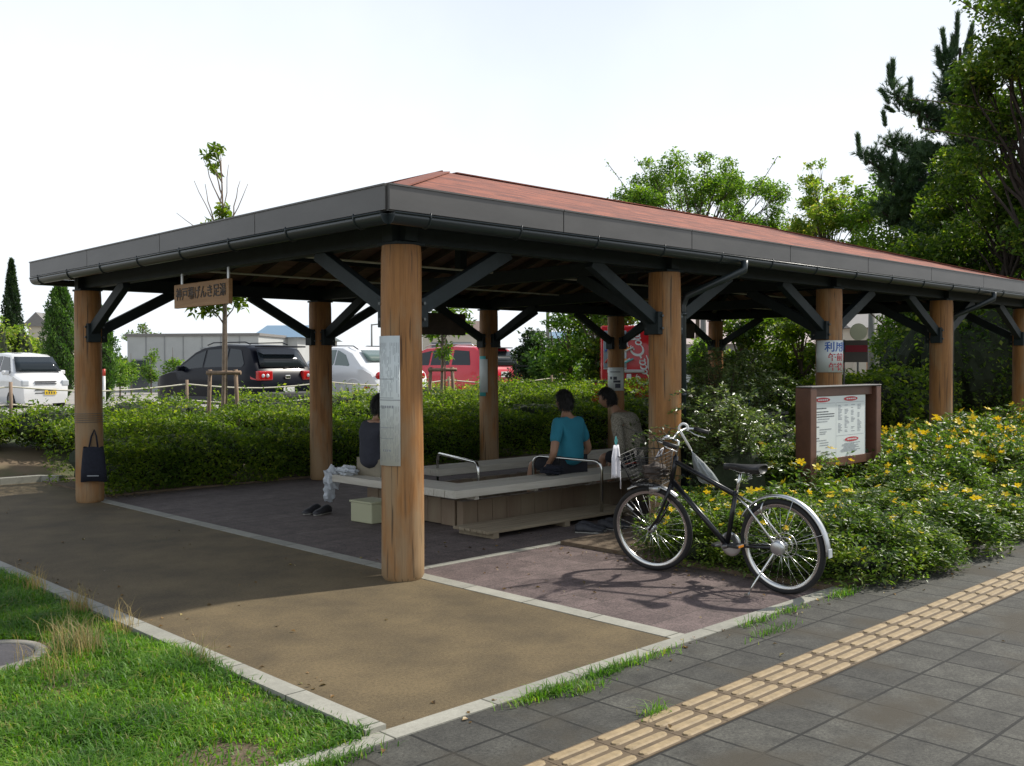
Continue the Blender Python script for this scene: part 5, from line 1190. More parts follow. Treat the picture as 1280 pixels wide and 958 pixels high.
def seated(name, loc, rz, label, shirt, legs, lean=0.05, side=0.0, hy=0, hp=0, hands=None, sleeve='short', knee=.46, legw=.12, drop=.40, height=1.0):
    t = empty(name, loc, rz, label, 'person'); k = height
    P = {}; s0 = side
    P['pel'] = Vector((0, 0, .10)); P['spi'] = Vector((s0*.3, lean*.4, .27*k)); P['che'] = Vector((s0*.7, lean*.85, .44*k)); P['nb'] = Vector((s0*.95, lean*1.15, .555*k)); P['nt'] = Vector((s0*1.1, lean*1.35+.01, .635*k))
    hd = Vector((s0*1.2, lean*1.55+.025, .705*k))
    V = [P['pel'], P['spi'], P['che'], P['nb'], P['nt']]; E = [(0, 1), (1, 2), (2, 3), (3, 4)]; Rr = [(.155, .115), (.135, .10), (.15, .105), (.062, .06), (.05, .052)]
    names = {}
    def add(p, par, r): V.append(Vector(p)); E.append((par, len(V)-1)); Rr.append(r); return len(V)-1
    hands = hands or {-1: (-.14, .40, .17), 1: (.14, .40, .17)}
    for s_ in (-1, 1):
        sh = add(P['che']+Vector((s_*.165, 0, .055*k)), 2, .062); H_ = Vector(hands[s_]); S_ = V[sh]
        mid = (S_+H_)/2; dd = (H_-S_); L = dd.length; bend = math.sqrt(max(.0, .285**2-(L/2)**2)) if L/2 < .285 else .0
        el = mid+Vector((s_*.55, -.55, -.5)).normalized()*bend
        e = add(el, sh, .042); w_ = add(el.lerp(H_, .94), e, .027); names[('sh', s_)] = sh; names[('el', s_)] = e; names[('wr', s_)] = w_
        fd = (H_-el).normalized(); palm = add(H_+fd*.045, w_, (.034, .018)); sd = fd.cross(Vector((0, 0, 1))).normalized()
        for q, ln in ((-.026, .058), (-.009, .068), (.009, .063), (.025, .05)):
            f1 = add(V[palm]+fd*.03+sd*q, palm, .0088); f2 = add(V[f1]+fd*ln*.5+Vector((0, 0, -.012)), f1, .008); add(V[f2]+fd*ln*.35+Vector((0, 0, -.022)), f2, .007)
        th = add(V[w_]+fd*.035-sd*s_*.03*-1, w_, .010); add(V[th]+fd*.035+sd*s_*.012, th, .008)
        hp_ = add(Vector((s_*.085, .06, .075)), 0, .085); kn = add(Vector((s_*legw, knee, .085)), hp_, .058); cf = add(Vector((s_*legw, knee+.03, -.10)), kn, .055); an = add(Vector((s_*legw, knee+.04, .05-drop)), cf, .036)
        hl = add(Vector((s_*legw, knee+.02, -.01-drop+.0)), an, .032); add(Vector((s_*legw, knee+.17, -.02-drop)), hl, (.036, .02)); names[('hip', s_)] = hp_; names[('kn', s_)] = kn; names[('cf', s_)] = cf
    body = skin_mesh('body', V, E, Rr, 'skin', t, 2); h = head(hd, hy, hp, t, 1.0); join_into(body, [h])
    # shirt
    a = .014; SV = [P['pel']+Vector((0, -.01, -.045)), P['spi'], P['che'], P['nb'].lerp(P['che'], .25)]; SE = [(0, 1), (1, 2), (2, 3)]; SR = [(.185, .152), (.165, .135), (.175, .132), (.082, .078)]
    for s_ in (-1, 1):
        SV.append(V[names[('sh', s_)]].copy()); SE.append((2, len(SV)-1)); SR.append(.078); el = V[names[('el', s_)]]; q = .72 if sleeve == 'short' else 1.0
        SV.append(SV[-1].lerp(el, q)); SE.append((len(SV)-2, len(SV)-1)); SR.append(.064)
        if sleeve == 'long': SV.append(el.lerp(V[names[('wr', s_)]], .85)); SE.append((len(SV)-2, len(SV)-1)); SR.append(.042)
    skin_mesh('shirt', SV, SE, SR, shirt, t, 2)
    LV = [Vector((0, -.01, .075))]; LE = []; LR = [(.165, .118)]
    for s_ in (-1, 1):
        LV.append(V[names[('hip', s_)]].copy()); LE.append((0, len(LV)-1)); LR.append(.098); LV.append(V[names[('hip', s_)]].lerp(V[names[('kn', s_)]], .92)); LE.append((len(LV)-2, len(LV)-1)); LR.append(.078)
    skin_mesh('shorts' if legs == 'shorts_dark' else 'trousers', LV, LE, LR, legs, t, 2); return t
seated('person', (3.34, 1.34, .43), 0, 'person in a teal T-shirt and dark shorts sitting with back turned', 'shirt_teal', 'shorts_dark', lean=.05, hands={-1: (-.22, .12, .10), 1: (.25, .16, .10)}, height=1.10)
seated('person', (4.56, 1.34, .43), R(8), 'person in a speckled grey-brown shirt leaning forward on the near seat behind the bicycle', 'shirt_check', 'shorts_dark', lean=.24, side=-.10, hy=R(25), hp=R(-12), hands={-1: (-.28, .12, .03), 1: (.16, .36, .16)}, sleeve='long', height=1.10)
seated('person', (1.66, 2.66, .43), R(-90), 'person in a dark shirt mostly hidden by the corner post', 'shirt_dark', 'trousers_khaki', lean=.06, hands={-1: (-.12, .34, .19), 1: (.10, .36, .20)}, sleeve='short', height=1.06)
t = empty('black_bag', (3.02, 1.32, .43), 0, 'black bag lying on the near seat beside the person in teal', 'bag'); crumple((0, 0, .055), .10, (1.5, .9, .55), 8, 'navy_cloth', 'body', t)
t = empty('black_bag', (4.15, 1.22, .43), 0, 'black bag with a red edge on the seat beside the person in the speckled shirt', 'bag'); crumple((0, 0, .05), .10, (1.4, .9, .5), 9, 'navy_cloth', 'body', t); MB().tube([(-.13, -.08, .06), (0, -.1, .07), (.12, -.08, .05)], .008, 6).build('red_edge', MATS['red_plastic'], t)
t = empty('black_bag', (4.55, .72, .0), 0, 'large black bag standing on the floor behind the bicycle front wheel', 'bag'); crumple((0, 0, .19), .2, (1.3, .9, .95), 10, 'navy_cloth', 'body', t); MB().tube([(-.1, 0, .36), (-.06, 0, .46), (.06, 0, .46), (.1, 0, .36)], .01, 6).build('handle', MATS['navy_cloth'], t)
# ------------------------------------------------------------------ cars
mat('paint_black', (.005, .006, .011), .3, coat=.06, spec=.12); mat('paint_silver', (.78, .79, .79), .3, coat=.4); mat('paint_red', (.55, .010, .03), .25, coat=.3); mat('paint_white', (.74, .74, .73), .25, coat=.8)
mat('car_glass', (.018, .024, .028), .1, spec=.35); mat('clear_glass', (.10, .15, .13), .08, spec=.7); mat('wheel_alloy', (.45, .46, .47), .3, metal=.8); mat('plate_white', (.72, .73, .70), .5); mat('plate_yellow', (.80, .55, .03), .5); mat('dark_trim', (.02, .02, .022), .55); mat('cladding', (.055, .055, .058), .7)
def car(name, loc, rz, label, paint, L, Wd, prof, belt, whl, wr, side_win, rear_win=None, front_win=None, lean=.30, zb=.20, extra=None, plate=('rear', 'plate_white'), glass='car_glass', clad=False):
    """prof: (x,z) of the top line from rear bumper foot (x=0) to front bumper foot (x=L)"""
    t = empty(name, loc, rz, label, 'car', None); t['group'] = 'cars in the parking lot'
    xs = sorted(set([round(p[0], 4) for p in prof]+[round(L*i/30, 4) for i in range(1, 30)]))
    px_ = [p[0] for p in prof]; pz_ = [p[1] for p in prof]
    def ztop(x): return float(np.interp(x, px_, pz_))
    def hw(x): 
        q = min(x, L-x)/.55; return Wd/2*(1-.16*max(0, 1-q)**2)
    roof = max(pz_)
    def ysurf(x, z):
        if z <= belt: return hw(x)*(1-.05*max(0, (.55-z)/.55))
        return hw(x)*.975-lean*(z-belt)
    rows = 15
    def sect(x):
        zt = ztop(x); w_ = hw(x); out = [(0, zb)]
        zz = [zb+.02, zb+.12, .42, .55, .68, .80]; bl = min(belt, zt-.05)
        for z in zz: z = min(z, bl-.01*(6-zz.index(z))); out.append((ysurf(x, z)*(.97 if z < zb+.05 else 1), z))
        out.append((ysurf(x, bl), bl)); top = zt-.035
        for q in (.33, .66, 1): z = bl+(top-bl)*q; out.append((ysurf(x, max(z, bl+.001)) if z > belt else w_*(.99-.03*q), z))
        yr = out[-1][0]; out += [(yr*.93, zt-.012), (yr*.6, zt+.004), (yr*.3, zt+.008), (0, zt+.01)]; return out
    S_ = [sect(x) for x in xs]; m_ = len(S_[0]); vs = []; fs = []
    for sgn in (1, -1):
        o = len(vs)
        for x, sc2 in zip(xs, S_): vs += [(x, sgn*y, z) for y, z in sc2]
        for i in range(len(xs)-1):
            for j in range(m_-1):
                a, b_, c, d = o+i*m_+j, o+i*m_+j+1, o+(i+1)*m_+j+1, o+(i+1)*m_+j; fs.append((a, d, c, b_) if sgn == 1 else (a, b_, c, d))
        for i in (0, len(xs)-1):
            f = [o+i*m_+j for j in range(m_)]; fs.append(f if (i == 0) == (sgn == 1) else f[::-1])
    b = MB().add([(x-L/2, y, z) for x, y, z in vs], fs, 0, True); bm = bmesh.new(); o = b.build('body', [MATS[paint], MATS['cladding']], t)
    bm.from_mesh(o.data); bmesh.ops.remove_doubles(bm, verts=bm.verts, dist=.0005); bmesh.ops.recalc_face_normals(bm, faces=bm.faces)
    if clad:
        for f in bm.faces:
            if f.calc_center_median().z < .44: f.material_index = 1
    bm.to_mesh(o.data); bm.free()
    # wheel openings cut with cylinders
    cb = MB()
    for wx in whl:
        for sgn in (1, -1): cb.cyl((wx-L/2, sgn*(Wd/2+.1), wr), (wx-L/2, sgn*(Wd/2-.26), wr), wr+.055, 28)
    co = cb.build('cutter', MATS['dark_trim']); md = o.modifiers.new('b', 'BOOLEAN'); md.object = co; md.solver = 'EXACT'; md.operation = 'DIFFERENCE'
    dg = bpy.context.evaluated_depsgraph_get(); dg.update(); m2 = bpy.data.meshes.new_from_object(o.evaluated_get(dg)); o.modifiers.clear(); o.data = m2; bpy.data.objects.remove(co)
    try: m2.set_sharp_from_angle(angle=R(38))
    except Exception: pass
    def side_patch(pts, mt, nm, off=.006, sides=(1, -1), parent=t):
        for sgn in sides:
            P = [(x-L/2, sgn*(ysurf(x, z)+off), z) for x, z in pts]; bb_ = MB().add(P, [list(range(len(P)))[::sgn]]); q = bb_.build(nm, MATS[mt], parent)
            md = q.modifiers.new('s', 'SOLIDIFY'); md.thickness = .006; md.offset = 0
    for w_ in side_win: side_patch(w_, glass, 'side_window')
    def slope_patch(pa, pb, ya, yb, mt, nm, off=.045, sx=1, y0a=None, y0b=None):
        """pa,pb: (x,z) low and high; y half widths; quad across the car"""
        n = Vector((-(pb[1]-pa[1]), 0, (pb[0]-pa[0]))).normalized()
        if n.z < 0: n = -n
        y0a = -ya if y0a is None else y0a; y0b = -yb if y0b is None else y0b
        N = 8; vs_ = []
        for i in range(N+1):
            u = i/N; y_a = y0a+(ya-y0a)*u; y_b = y0b+(yb-y0b)*u; bow = .0
            vs_.append(Vector((pa[0]-L/2, y_a, pa[1]))+n*off); vs_.append(Vector((pb[0]-L/2, y_b, pb[1]))+n*off)
        q = MB().add(vs_, [(2*i, 2*i+2, 2*i+3, 2*i+1) for i in range(N)], 0, True).build(nm, MATS[mt], t); md = q.modifiers.new('s', 'SOLIDIFY'); md.thickness = .006; md.offset = 0; return q
    if rear_win: slope_patch(*rear_win, glass, 'rear_window')
    if front_win: slope_patch(*front_win, glass, 'windscreen')
    for wx in whl:
        for sgn in (1, -1):
            y = sgn*(Wd/2-.10); b = MB().lathe([(wr*.62, -.09), (wr*.93, -.10), (wr, -.07), (wr, .07), (wr*.93, .10), (wr*.62, .09)], (wx-L/2, y, wr), 'Y', 32); w_o = b.build('wheel', MATS['tyre'], t)
            b = MB().lathe([(wr*.62, .085), (wr*.58, .05), (wr*.56, -.05)], (wx-L/2, y, wr), 'Y', 32) if sgn == 1 else MB().lathe([(wr*.62, -.085), (wr*.58, -.05), (wr*.56, .05)], (wx-L/2, y, wr), 'Y', 32)
            for k in range(6):
                a = 2*PI*k/6+.3; b.beam((wx-L/2+.04*math.cos(a), y+sgn*.075, wr+.04*math.sin(a)), (wx-L/2+wr*.6*math.cos(a), y+sgn*.07, wr+wr*.6*math.sin(a)), .055, .02, upv=(0, 1, 0))
            b.cyl((wx-L/2, y+sgn*.06, wr), (wx-L/2, y+sgn*.092, wr), .06, 12); b.build('rim', MATS['wheel_alloy'], w_o)
            MB().cyl((wx-L/2, y-sgn*.02, wr), (wx-L/2, y+sgn*.02, wr), wr*.6, 24).build('brake_disc', MATS['dark_trim'], w_o)
    if plate:
        x = -L/2-.012 if plate[0] == 'rear' else L/2+.012
        MB().box((x+(-.0 if plate[0] == 'rear' else 0), plate[2] if len(plate) > 2 else 0, plate[3] if len(plate) > 3 else .72), (.012, .33, .165), bev=.003).build('number_plate', MATS[plate[1]], t)
    # door mirrors
    for sgn in (1, -1):
        if extra and 'mirror' in extra: mx_, mz_ = extra['mirror']; MB().box((mx_-L/2, sgn*(ysurf(mx_, mz_)+.10), mz_), (.12, .20, .13), bev=.035).build('door_mirror', MATS[paint], t)
    return t, side_patch, slope_patch, ysurf

LZ = LOT+.004
# black SUV, rear towards the camera
prof = [(0, .50), (.02, .78), (.10, .98), (.14, 1.05), (.52, 1.60), (.75, 1.68), (1.6, 1.72), (2.4, 1.66), (2.75, 1.55), (3.45, 1.14), (3.6, 1.08), (4.2, .95), (4.42, .78), (4.48, .45)]
t, sp_, sl, ys = car('parked_car', (7.98, 15+2.30, LZ), R(97), 'black sport utility car parked with its rear and red tail lamps toward the shelter', 'paint_black', 4.48, 1.82, prof, 1.02, (.88, 3.58), .345,
    [[(.78, 1.07), (.62, 1.22), (.86, 1.56), (1.30, 1.60), (1.30, 1.07)], [(1.36, 1.07), (1.36, 1.60), (2.22, 1.58), (2.22, 1.07)], [(2.30, 1.07), (2.30, 1.57), (2.70, 1.46), (3.30, 1.12), (3.25, 1.07)]],
    rear_win=((.20, 1.12), (.50, 1.55), .70, .60), front_win=((3.42, 1.16), (2.80, 1.52), .72, .60), extra={'mirror': (3.1, 1.12)}, plate=('rear', 'plate_white', 0.0, .60), clad=True)
for sgn in (1, -1):
    q = MB().box((-2.24+.075, sgn*.66, .94), (.13, .42, .23), bev=.03).build('tail_lamp', MATS['red_lens'], t)
    for yy in (.61, .74): MB().lathe([(0, -.02), (.035, -.018), (.045, 0)], (-2.24+.008, sgn*yy, .94), 'X', 16).build('lamp_ring', MATS['clear_lens'], q)
    sp_([(.04, .82), (.16, 1.04), (.36, 1.04), (.30, .86)], 'red_lens', 'tail_lamp', .008, (sgn,))
MB().box((-2.24+.30, 0, 1.64), (.34, 1.28, .035), bev=.012).build('roof_spoiler', MATS['paint_black'], t)
MB().box((-2.24+.03, 0, .905), (.03, .16, .10), bev=.02).build('badge', MATS['chrome'], t)
MB().beam((-2.24+.16, .0, 1.13), (-2.24+.20, -.35, 1.17), .02, .02).build('rear_wiper', MATS['dark_trim'], t)
MB().box((-2.24-.03, 0, .47), (.12, 1.6, .16), bev=.04).build('bumper', MATS['cladding'], t)
for y in (-.56, .56): MB().tube([(-1.5, y, 1.70), (-1.3, y, 1.755), (.0, y, 1.76), (.25, y, 1.70)], .016, 6).build('roof_rail', MATS['paint_black'], t)
# silver rounded car
prof = [(0, .45), (.03, .70), (.18, .90), (.55, 1.08), (1.0, 1.36), (1.45, 1.49), (1.95, 1.51), (2.45, 1.42), (2.95, 1.12), (3.15, .98), (3.6, .86), (3.95, .70), (4.08, .45)]
t, sp_, sl, ys = car('parked_car', (11.30, 15+1.75, LZ), R(90), 'silver rounded two-door car with domed roof, parked between the black and red cars', 'paint_silver', 4.08, 1.72, prof, .96, (.78, 3.28), .325,
    [[(1.05, 1.0), (1.0, 1.06), (1.25, 1.30), (1.55, 1.40), (1.62, 1.41), (1.62, 1.0)], [(1.68, 1.0), (1.68, 1.42), (2.05, 1.42), (2.4, 1.33), (2.85, 1.04), (2.82, 1.0)]],
    rear_win=((.60, 1.12), (1.02, 1.37), .58, .50), front_win=((2.93, 1.14), (2.50, 1.40), .62, .50), extra={'mirror': (2.75, 1.02)}, plate=('rear', 'plate_white', 0, .62), glass='clear_glass')
for sgn in (1, -1):
    for wx in (.78, 3.28):
        b = MB(); bm = None; n = 20; vs = []
        for i in range(n+1):
            a = PI*i/n
            for (r, yy) in ((.385, .60), (.50, .70), (.47, .835), (.40, .875), (.385, .865)): vs.append((wx-2.04+r*math.cos(a)*(1.12 if r > .45 else 1), sgn*yy, .325+r*math.sin(a)*(1.02)))
        b.add(vs, [(i*5+k, i*5+k+1, (i+1)*5+k+1, (i+1)*5+k) for i in range(n) for k in range(4)], 0, True).build('wing', MATS['paint_silver'], t)
    b = MB().lathe([(0, -.05), (.05, -.048), (.09, -.03), (.10, 0)], (-2.04+.10, sgn*.62, .80), 'X', 20); b.build('tail_lamp', MATS['red_lens'], t)
    sp_([(.18, .52), (.18, .57), (.34, .57), (.34, .52)], 'red_lens', 'side_marker', .03, (sgn,))
t.scale = (1.1, 1.12, 1.12)
for y in (-.5, .5): MB().tube([(-.95, y, 1.43), (-.75, y, 1.51), (.1, y, 1.53), (.3, y, 1.47)], .014, 6).build('roof_rail', MATS['dark_trim'], t)
# red SUV
prof = [(0, .48), (.02, .80), (.06, 1.0), (.10, 1.06), (.40, 1.62), (.55, 1.70), (1.6, 1.75), (2.6, 1.70), (2.85, 1.62), (3.45, 1.15), (3.6, 1.10), (4.3, .98), (4.5, .80), (4.56, .45)]
t, sp_, sl, ys = car('parked_car', (15.25, 15+2.28, LZ), R(94), 'red sport utility car with roof rails seen between the corner post and a back post', 'paint_red', 4.56, 1.78, prof, 1.05, (.9, 3.62), .34,
    [[(.62, 1.10), (.58, 1.18), (.74, 1.58), (1.35, 1.62), (1.35, 1.10)], [(1.46, 1.10), (1.46, 1.63), (2.25, 1.62), (2.25, 1.10)], [(2.33, 1.10), (2.33, 1.61), (2.75, 1.54), (3.28, 1.14), (3.25, 1.10)]],
    rear_win=((.15, 1.14), (.38, 1.56), .72, .62), front_win=((3.42, 1.18), (2.90, 1.58), .70, .60), extra={'mirror': (3.15, 1.14)}, plate=('rear', 'plate_white', 0, .90))
for sgn in (1, -1):
    for z in (.86, 1.02): MB().box((-2.28+.04+.02*(z-.8)*4, sgn*.78, z), (.08, .16, .09), bev=.02).build('tail_lamp', MATS['amber' if z < .9 else 'red_lens'], t)
MB().box((-2.28-.03, 0, .55), (.12, 1.55, .2), bev=.05).build('bumper', MATS['paint_red'], t)
MB().box((-2.28+.36, 0, 1.68), (.30, 1.2, .03), bev=.01).build('roof_spoiler', MATS['dark_trim'], t)
for y in (-.58, .58): MB().tube([(-1.6, y, 1.73), (-1.45, y, 1.80), (.2, y, 1.80), (.45, y, 1.73)], .018, 6).build('roof_rail', MATS['alu'], t)
# white car just right of the corner post (front corner only)
# white kei van, front towards the camera
prof = [(0, .48), (.02, .9), (.06, 1.55), (.3, 1.62), (1.5, 1.65), (2.25, 1.60), (2.45, 1.53), (2.92, 1.02), (3.02, .97), (3.30, .86), (3.38, .72), (3.40, .40)]
t, sp_, sl, ys = car('parked_van', (5.62, 24+1.7, LZ-.05), R(-87), 'small white van facing the shelter with a yellow number plate, at the picture edge', 'paint_white', 3.40, 1.475, prof, .98, (.58, 2.72), .275,
    [[(.20, 1.02), (.20, 1.52), (.95, 1.54), (.95, 1.02)], [(1.02, 1.02), (1.02, 1.54), (1.75, 1.54), (1.75, 1.02)], [(1.82, 1.02), (1.82, 1.54), (2.28, 1.50), (2.66, 1.06), (2.64, 1.02)]],
    rear_win=((.03, 1.02), (.06, 1.5), .55, .5), front_win=((2.88, 1.06), (2.48, 1.49), .64, .55), extra={'mirror': (2.55, 1.06)}, plate=('front', 'plate_yellow', .12, .50), zb=.16)
t['category'] = 'van'
X = 3.40/2
for sgn in (1, -1):
    MB().box((X-.085, sgn*.56, .755), (.16, .20, .17), bev=.03).build('headlight', MATS['clear_lens'], t)
for z in (.80, .735): MB().box((X-.03, 0, z), (.06, .60, .024), bev=.006).build('grille_slot', MATS['dark_trim'], t)
for z in (.56, .47): MB().box((X+.0, .0, z), (.014, .62, .026), bev=.005).build('bumper_slot', MATS['dark_trim'], t)
pl = [o for o in t.children if o.name.startswith('number_plate')][0]
MB().box((X+.0195, .12, .535), (.002, .14, .022)).build('plate_print', MATS['ink'], pl)
for k in range(4): MB().box((X+.0195, .12-.11+k*.07, .475), (.002, .035, .06)).build('plate_print', MATS['ink'], pl)

# ------------------------------------------------------------------ drinks vending machine
mat('vend_red', (.55, .012, .02), .25, coat=.5); mat('vend_glass', (.22, .27, .30), .06, spec=1); mat('white_paint', (.75, .75, .74), .35)
v0 = at_px(785, 500, 21.6); v0.z = .62
vm = empty('vending_machine', tuple(v0), R(-47), 'red drinks vending machine with white script lettering behind the hedge', 'vending machine')
MB().box((0, .36, .915), (1.16, .70, 1.83), bev=.03).build('cabinet', MATS['vend_red'], vm)
dr_ = MB().box((-.28, -.012, 1.32), (.50, .03, .80), bev=.01).build('display_window', MATS['vend_glass'], vm)
MB().box((-.28, .0, .90), (.50, .05, .035)).build('button_row', MATS['alu'], vm)
MB().box((-.05, -.02, .84), (.80, .05, .07), bev=.01).build('shelf', MATS['alu'], vm)
MB().box((-.16, -.015, .33), (.62, .03, .24), bev=.02).build('delivery_door', MATS['dark_trim'], vm)
MB().box((.02, -.02, .72), (.10, .03, .12), bev=.01).build('coin_slot', MATS['white_paint'], vm)
for k in range(9):
    for r_ in range(3): MB().cyl((-.49+k*.052, -.03, 1.02+r_*.25), (-.43+k*.068, -.03, 1.11+r_*.25), .018, 10).build('sample_can', MATS[['red_plastic', 'white_plastic', 'blue_plastic', 'amber', 'teal_plastic'][(k*3+r_*2) % 5]], dr_)
def ribbon(b, pts, w, y=-.003):
    """flowing brush stroke in the plane of the front (x, z) with per-point width"""
    n = len(pts); L_ = []; Rr_ = []
    P = [Vector((p[0], p[1])) for p in pts]
    for i in range(n):
        tt = (P[min(i+1, n-1)]-P[max(i-1, 0)]); tt = tt.normalized() if tt.length > 0 else Vector((1, 0)); q = Vector((-tt.y, tt.x))*w[i]/2; L_.append(P[i]+q); Rr_.append(P[i]-q)
    vs_ = [(a.x, y, a.y) for a in L_]+[(a.x, y, a.y) for a in Rr_]; b.add(vs_, [(i, i+1, n+i+1, n+i) for i in range(n-1)])
def arc(cx_, cy_, rx, ry, a0, a1, n=14): return [(cx_+rx*math.cos(R(a0+(a1-a0)*i/n)), cy_+ry*math.sin(R(a0+(a1-a0)*i/n))) for i in range(n+1)]
def script_word(M2):
    """cursive word built from strokes; u along the word, v up"""
    b = MB(); S1 = []
    def stroke(pts, w0, w1=None): 
        n = len(pts); w1 = w1 or w0; S1.append((pts, [w0+(w1-w0)*math.sin(PI*i/(n-1)) for i in range(n)]))
    def cap_c(x): stroke(arc(x+.16, .17, .15, .17, 50, 320, 22), .015, .055); stroke(arc(x+.15, .29, .05, .045, 60, -100, 8), .02, .03)
    def low_o(x): stroke(arc(x+.055, .09, .05, .075, 0, 360, 18), .018, .032)
    def low_a(x): low_o(x); stroke([(x+.105, .165), (x+.10, .05), (x+.12, .01), (x+.155, .03)], .026, .032)
    def low_c(x): stroke(arc(x+.06, .085, .055, .08, 60, 320, 14), .018, .036)
    def low_l(x): stroke([(x, .05), (x+.05, .16), (x+.075, .30), (x+.055, .345), (x+.03, .28), (x+.03, .06), (x+.05, .005), (x+.09, .03)], .02, .034)
    cap_c(0); low_o(.27); low_c(.385); low_a(.495); stroke([(.66, .10), (.72, .115)], .035)
    cap_c(.73); low_o(1.0); low_l(1.11); low_a(1.20)
    stroke([(.10, .02), (.25, -.055), (.45, -.04), (.62, -.075), (.74, -.05)], .012, .035); stroke([(.86, .33), (1.0, .40), (1.2, .37), (1.33, .40)], .010, .032)
    for pts, w_ in S1: ribbon(b, [M2(p) for p in pts], w_)
    return b
sc2 = .98
script_word(lambda p: (.485-(p[1]+p[0]*.22-.0)*sc2*.82, .55+p[0]*sc2*.88)).build('script_lettering', MATS['white_paint'], vm)
def seg_circle(b, x, z, r, y=-.003): b.add([(x+r*math.cos(2*PI*i/20), y, z+r*math.sin(2*PI*i/20)) for i in range(20)], [list(range(20))])
b = MB(); seg_circle(b, .16, .42, .045); ribbon(b, [(.18, .42), (.5, .18)], [.012, .012]); b.build('front_graphic', MATS['white_paint'], vm)
b0 = at_px(754, 492, 21.0); b0.z = .55
t = empty('red_bin', tuple(b0), R(-50), 'low red recycling bin box beside the vending machine', 'bin'); MB().box((0, 0, .34), (.46, .4, .68), bev=.02).build('body', MATS['vend_red'], t); MB().box((0, 0, .70), (.48, .42, .05), bev=.01).build('lid', MATS['dark_trim'], t)

# ------------------------------------------------------------------ young trees with supports, rope fence
def young_tree(x, y, z, label, h, clumps, leaf, n, support=1.05, size=.11, bare=None):
    t = empty('young_tree', (x, y, z), 0, label, 'tree', 'young trees tied to wooden supports'); b = MB(); limb(b, (0, 0, 0), (.03, 0, h*.55), .035, .025, n=6, wob=.01); limb(b, (.03, 0, h*.55), (0, .0, h*.93), .025, .008, n=6, wob=.02)
    for c, r in clumps: limb(b, (0.02, 0, max(.6, c[2]-.4)), c, .014, .005, n=5)
    if bare:
        for p0, p1 in bare: limb(b, p0, p1, .012, .004, n=6, wob=.04)
    b.build('trunk', MATS['pale_bark'], t); leafy('crown', clump_points(clumps, n, 2.2), size, leaf, t, up_bias=.2, aspect=.42)
    s_ = rt2; b = MB()
    for k in (-1, 1): p = s_*.20*k; b.cyl((p.x*1.25, p.y*1.25, 0), (p.x, p.y, support), .032, 8)
    b.build('stake', MATS['stake_wood'], t); p = s_*.27; MB().cyl((-p.x, -p.y-.03, support-.05), (p.x, p.y-.03, support-.05), .032, 8).build('crossbar', MATS['stake_wood'], t)
    MB().cyl((s_.x*.02, s_.y*.02-.05, 0), (s_.x*.05, s_.y*.05-.05, h*.72), .014, 6).build('bamboo_cane', MATS['pale_bark'], t); return t
rv = Vector((rt2.x, rt2.y, 0))
def rp_(a, z, b_=0): p = rv*a+Vector((fw.x, fw.y, 0))*b_; return (p.x, p.y, z)
yt = at_px(279, 520, 15.6)
young_tree(yt.x, yt.y, .25, 'young tree with a bare forked top rising past the roof edge', 4.95,
    [(rp_(-.25, 2.42), (.36, .3, .30)), (rp_(-.05, 2.75), (.25, .25, .25)), (rp_(.28, 2.45), (.16, .16, .22)), (rp_(.30, 2.75), (.1, .1, .18)), (rp_(-.06, 4.72), (.15, .12, .09)), (rp_(-.22, 4.62), (.1, .1, .06)), (rp_(-.10, 4.42), (.08, .1, .10)), (rp_(0.03, 3.75), (.13, .12, .16)), (rp_(-.06, 3.5), (.12, .12, .14)), (rp_(-.2, 3.55), (.12, .1, .06))],
    'hedge_leaf', 1500, 1.30, .12, [(rp_(.05, 3.3), rp_(-.42, 4.25)), (rp_(.0, 3.3), rp_(.42, 4.2)), (rp_(.15, 3.6), rp_(.30, 4.25)), (rp_(0, 3.2), rp_(-.7, 3.75)), (rp_(-.1, 3.5), rp_(-.25, 4.2)), (rp_(0, 3.4), rp_(.12, 4.5)), (rp_(0, 3.9), rp_(-.28, 4.6)), (rp_(0, 3.2), rp_(0, 4.7))])
yt = at_px(552, 505, 18.6)
young_tree(yt.x, yt.y, .35, 'young leafy tree tied to a crossbar in front of the red car', 3.3, [(rp_(.1, 2.55), (.45, .4, .35)), (rp_(-.15, 2.0), (.35, .3, .3)), (rp_(.3, 2.1), (.35, .3, .3)), (rp_(.0, 3.0), (.35, .35, .3)), (rp_(.05, 1.5), (.2, .2, .2))], 'zelkova_leaf', 1500, 1.22, .12)
def rope_fence(name, pts, label, stakes=True, hs=(.55, .85), z0=None):
    t = empty(name, (0, 0, 0), 0, label, 'fence')
    zt = [p[2] for p in pts]
    if stakes:
        for p in pts: MB().cyl((p[0], p[1], p[2]-.2), (p[0], p[1], p[2]+hs[-1]+.08), .03, 8).build('stake', MATS['stake_wood'], t)
    for h in hs:
        line = []
        for i in range(len(pts)-1):
            a, c = Vector(pts[i]), Vector(pts[i+1])
            for k in range(8): q = k/8; p = a.lerp(c, q); p.z += h-.10*math.sin(q*PI); line.append(p)
        line.append(Vector(pts[-1])+Vector((0, 0, h))); MB().tube(line, .014, 5).build('rope', MATS['rope'], t)
gz = lambda x, y: float(hgt(np.array(x, float), np.array(y, float)))
rope_fence('rope_fence', [(x, y, gz(x, y)) for x, y in [(-6, 12.6), (-2.5, 12.4), (1.0, 12.0), (4.0, 11.7), (7.0, 11.5), (10.2, 11.4), (13.5, 11.3), (17, 11.2)]], 'rope fence on wooden stakes along the edge of the parking lot')

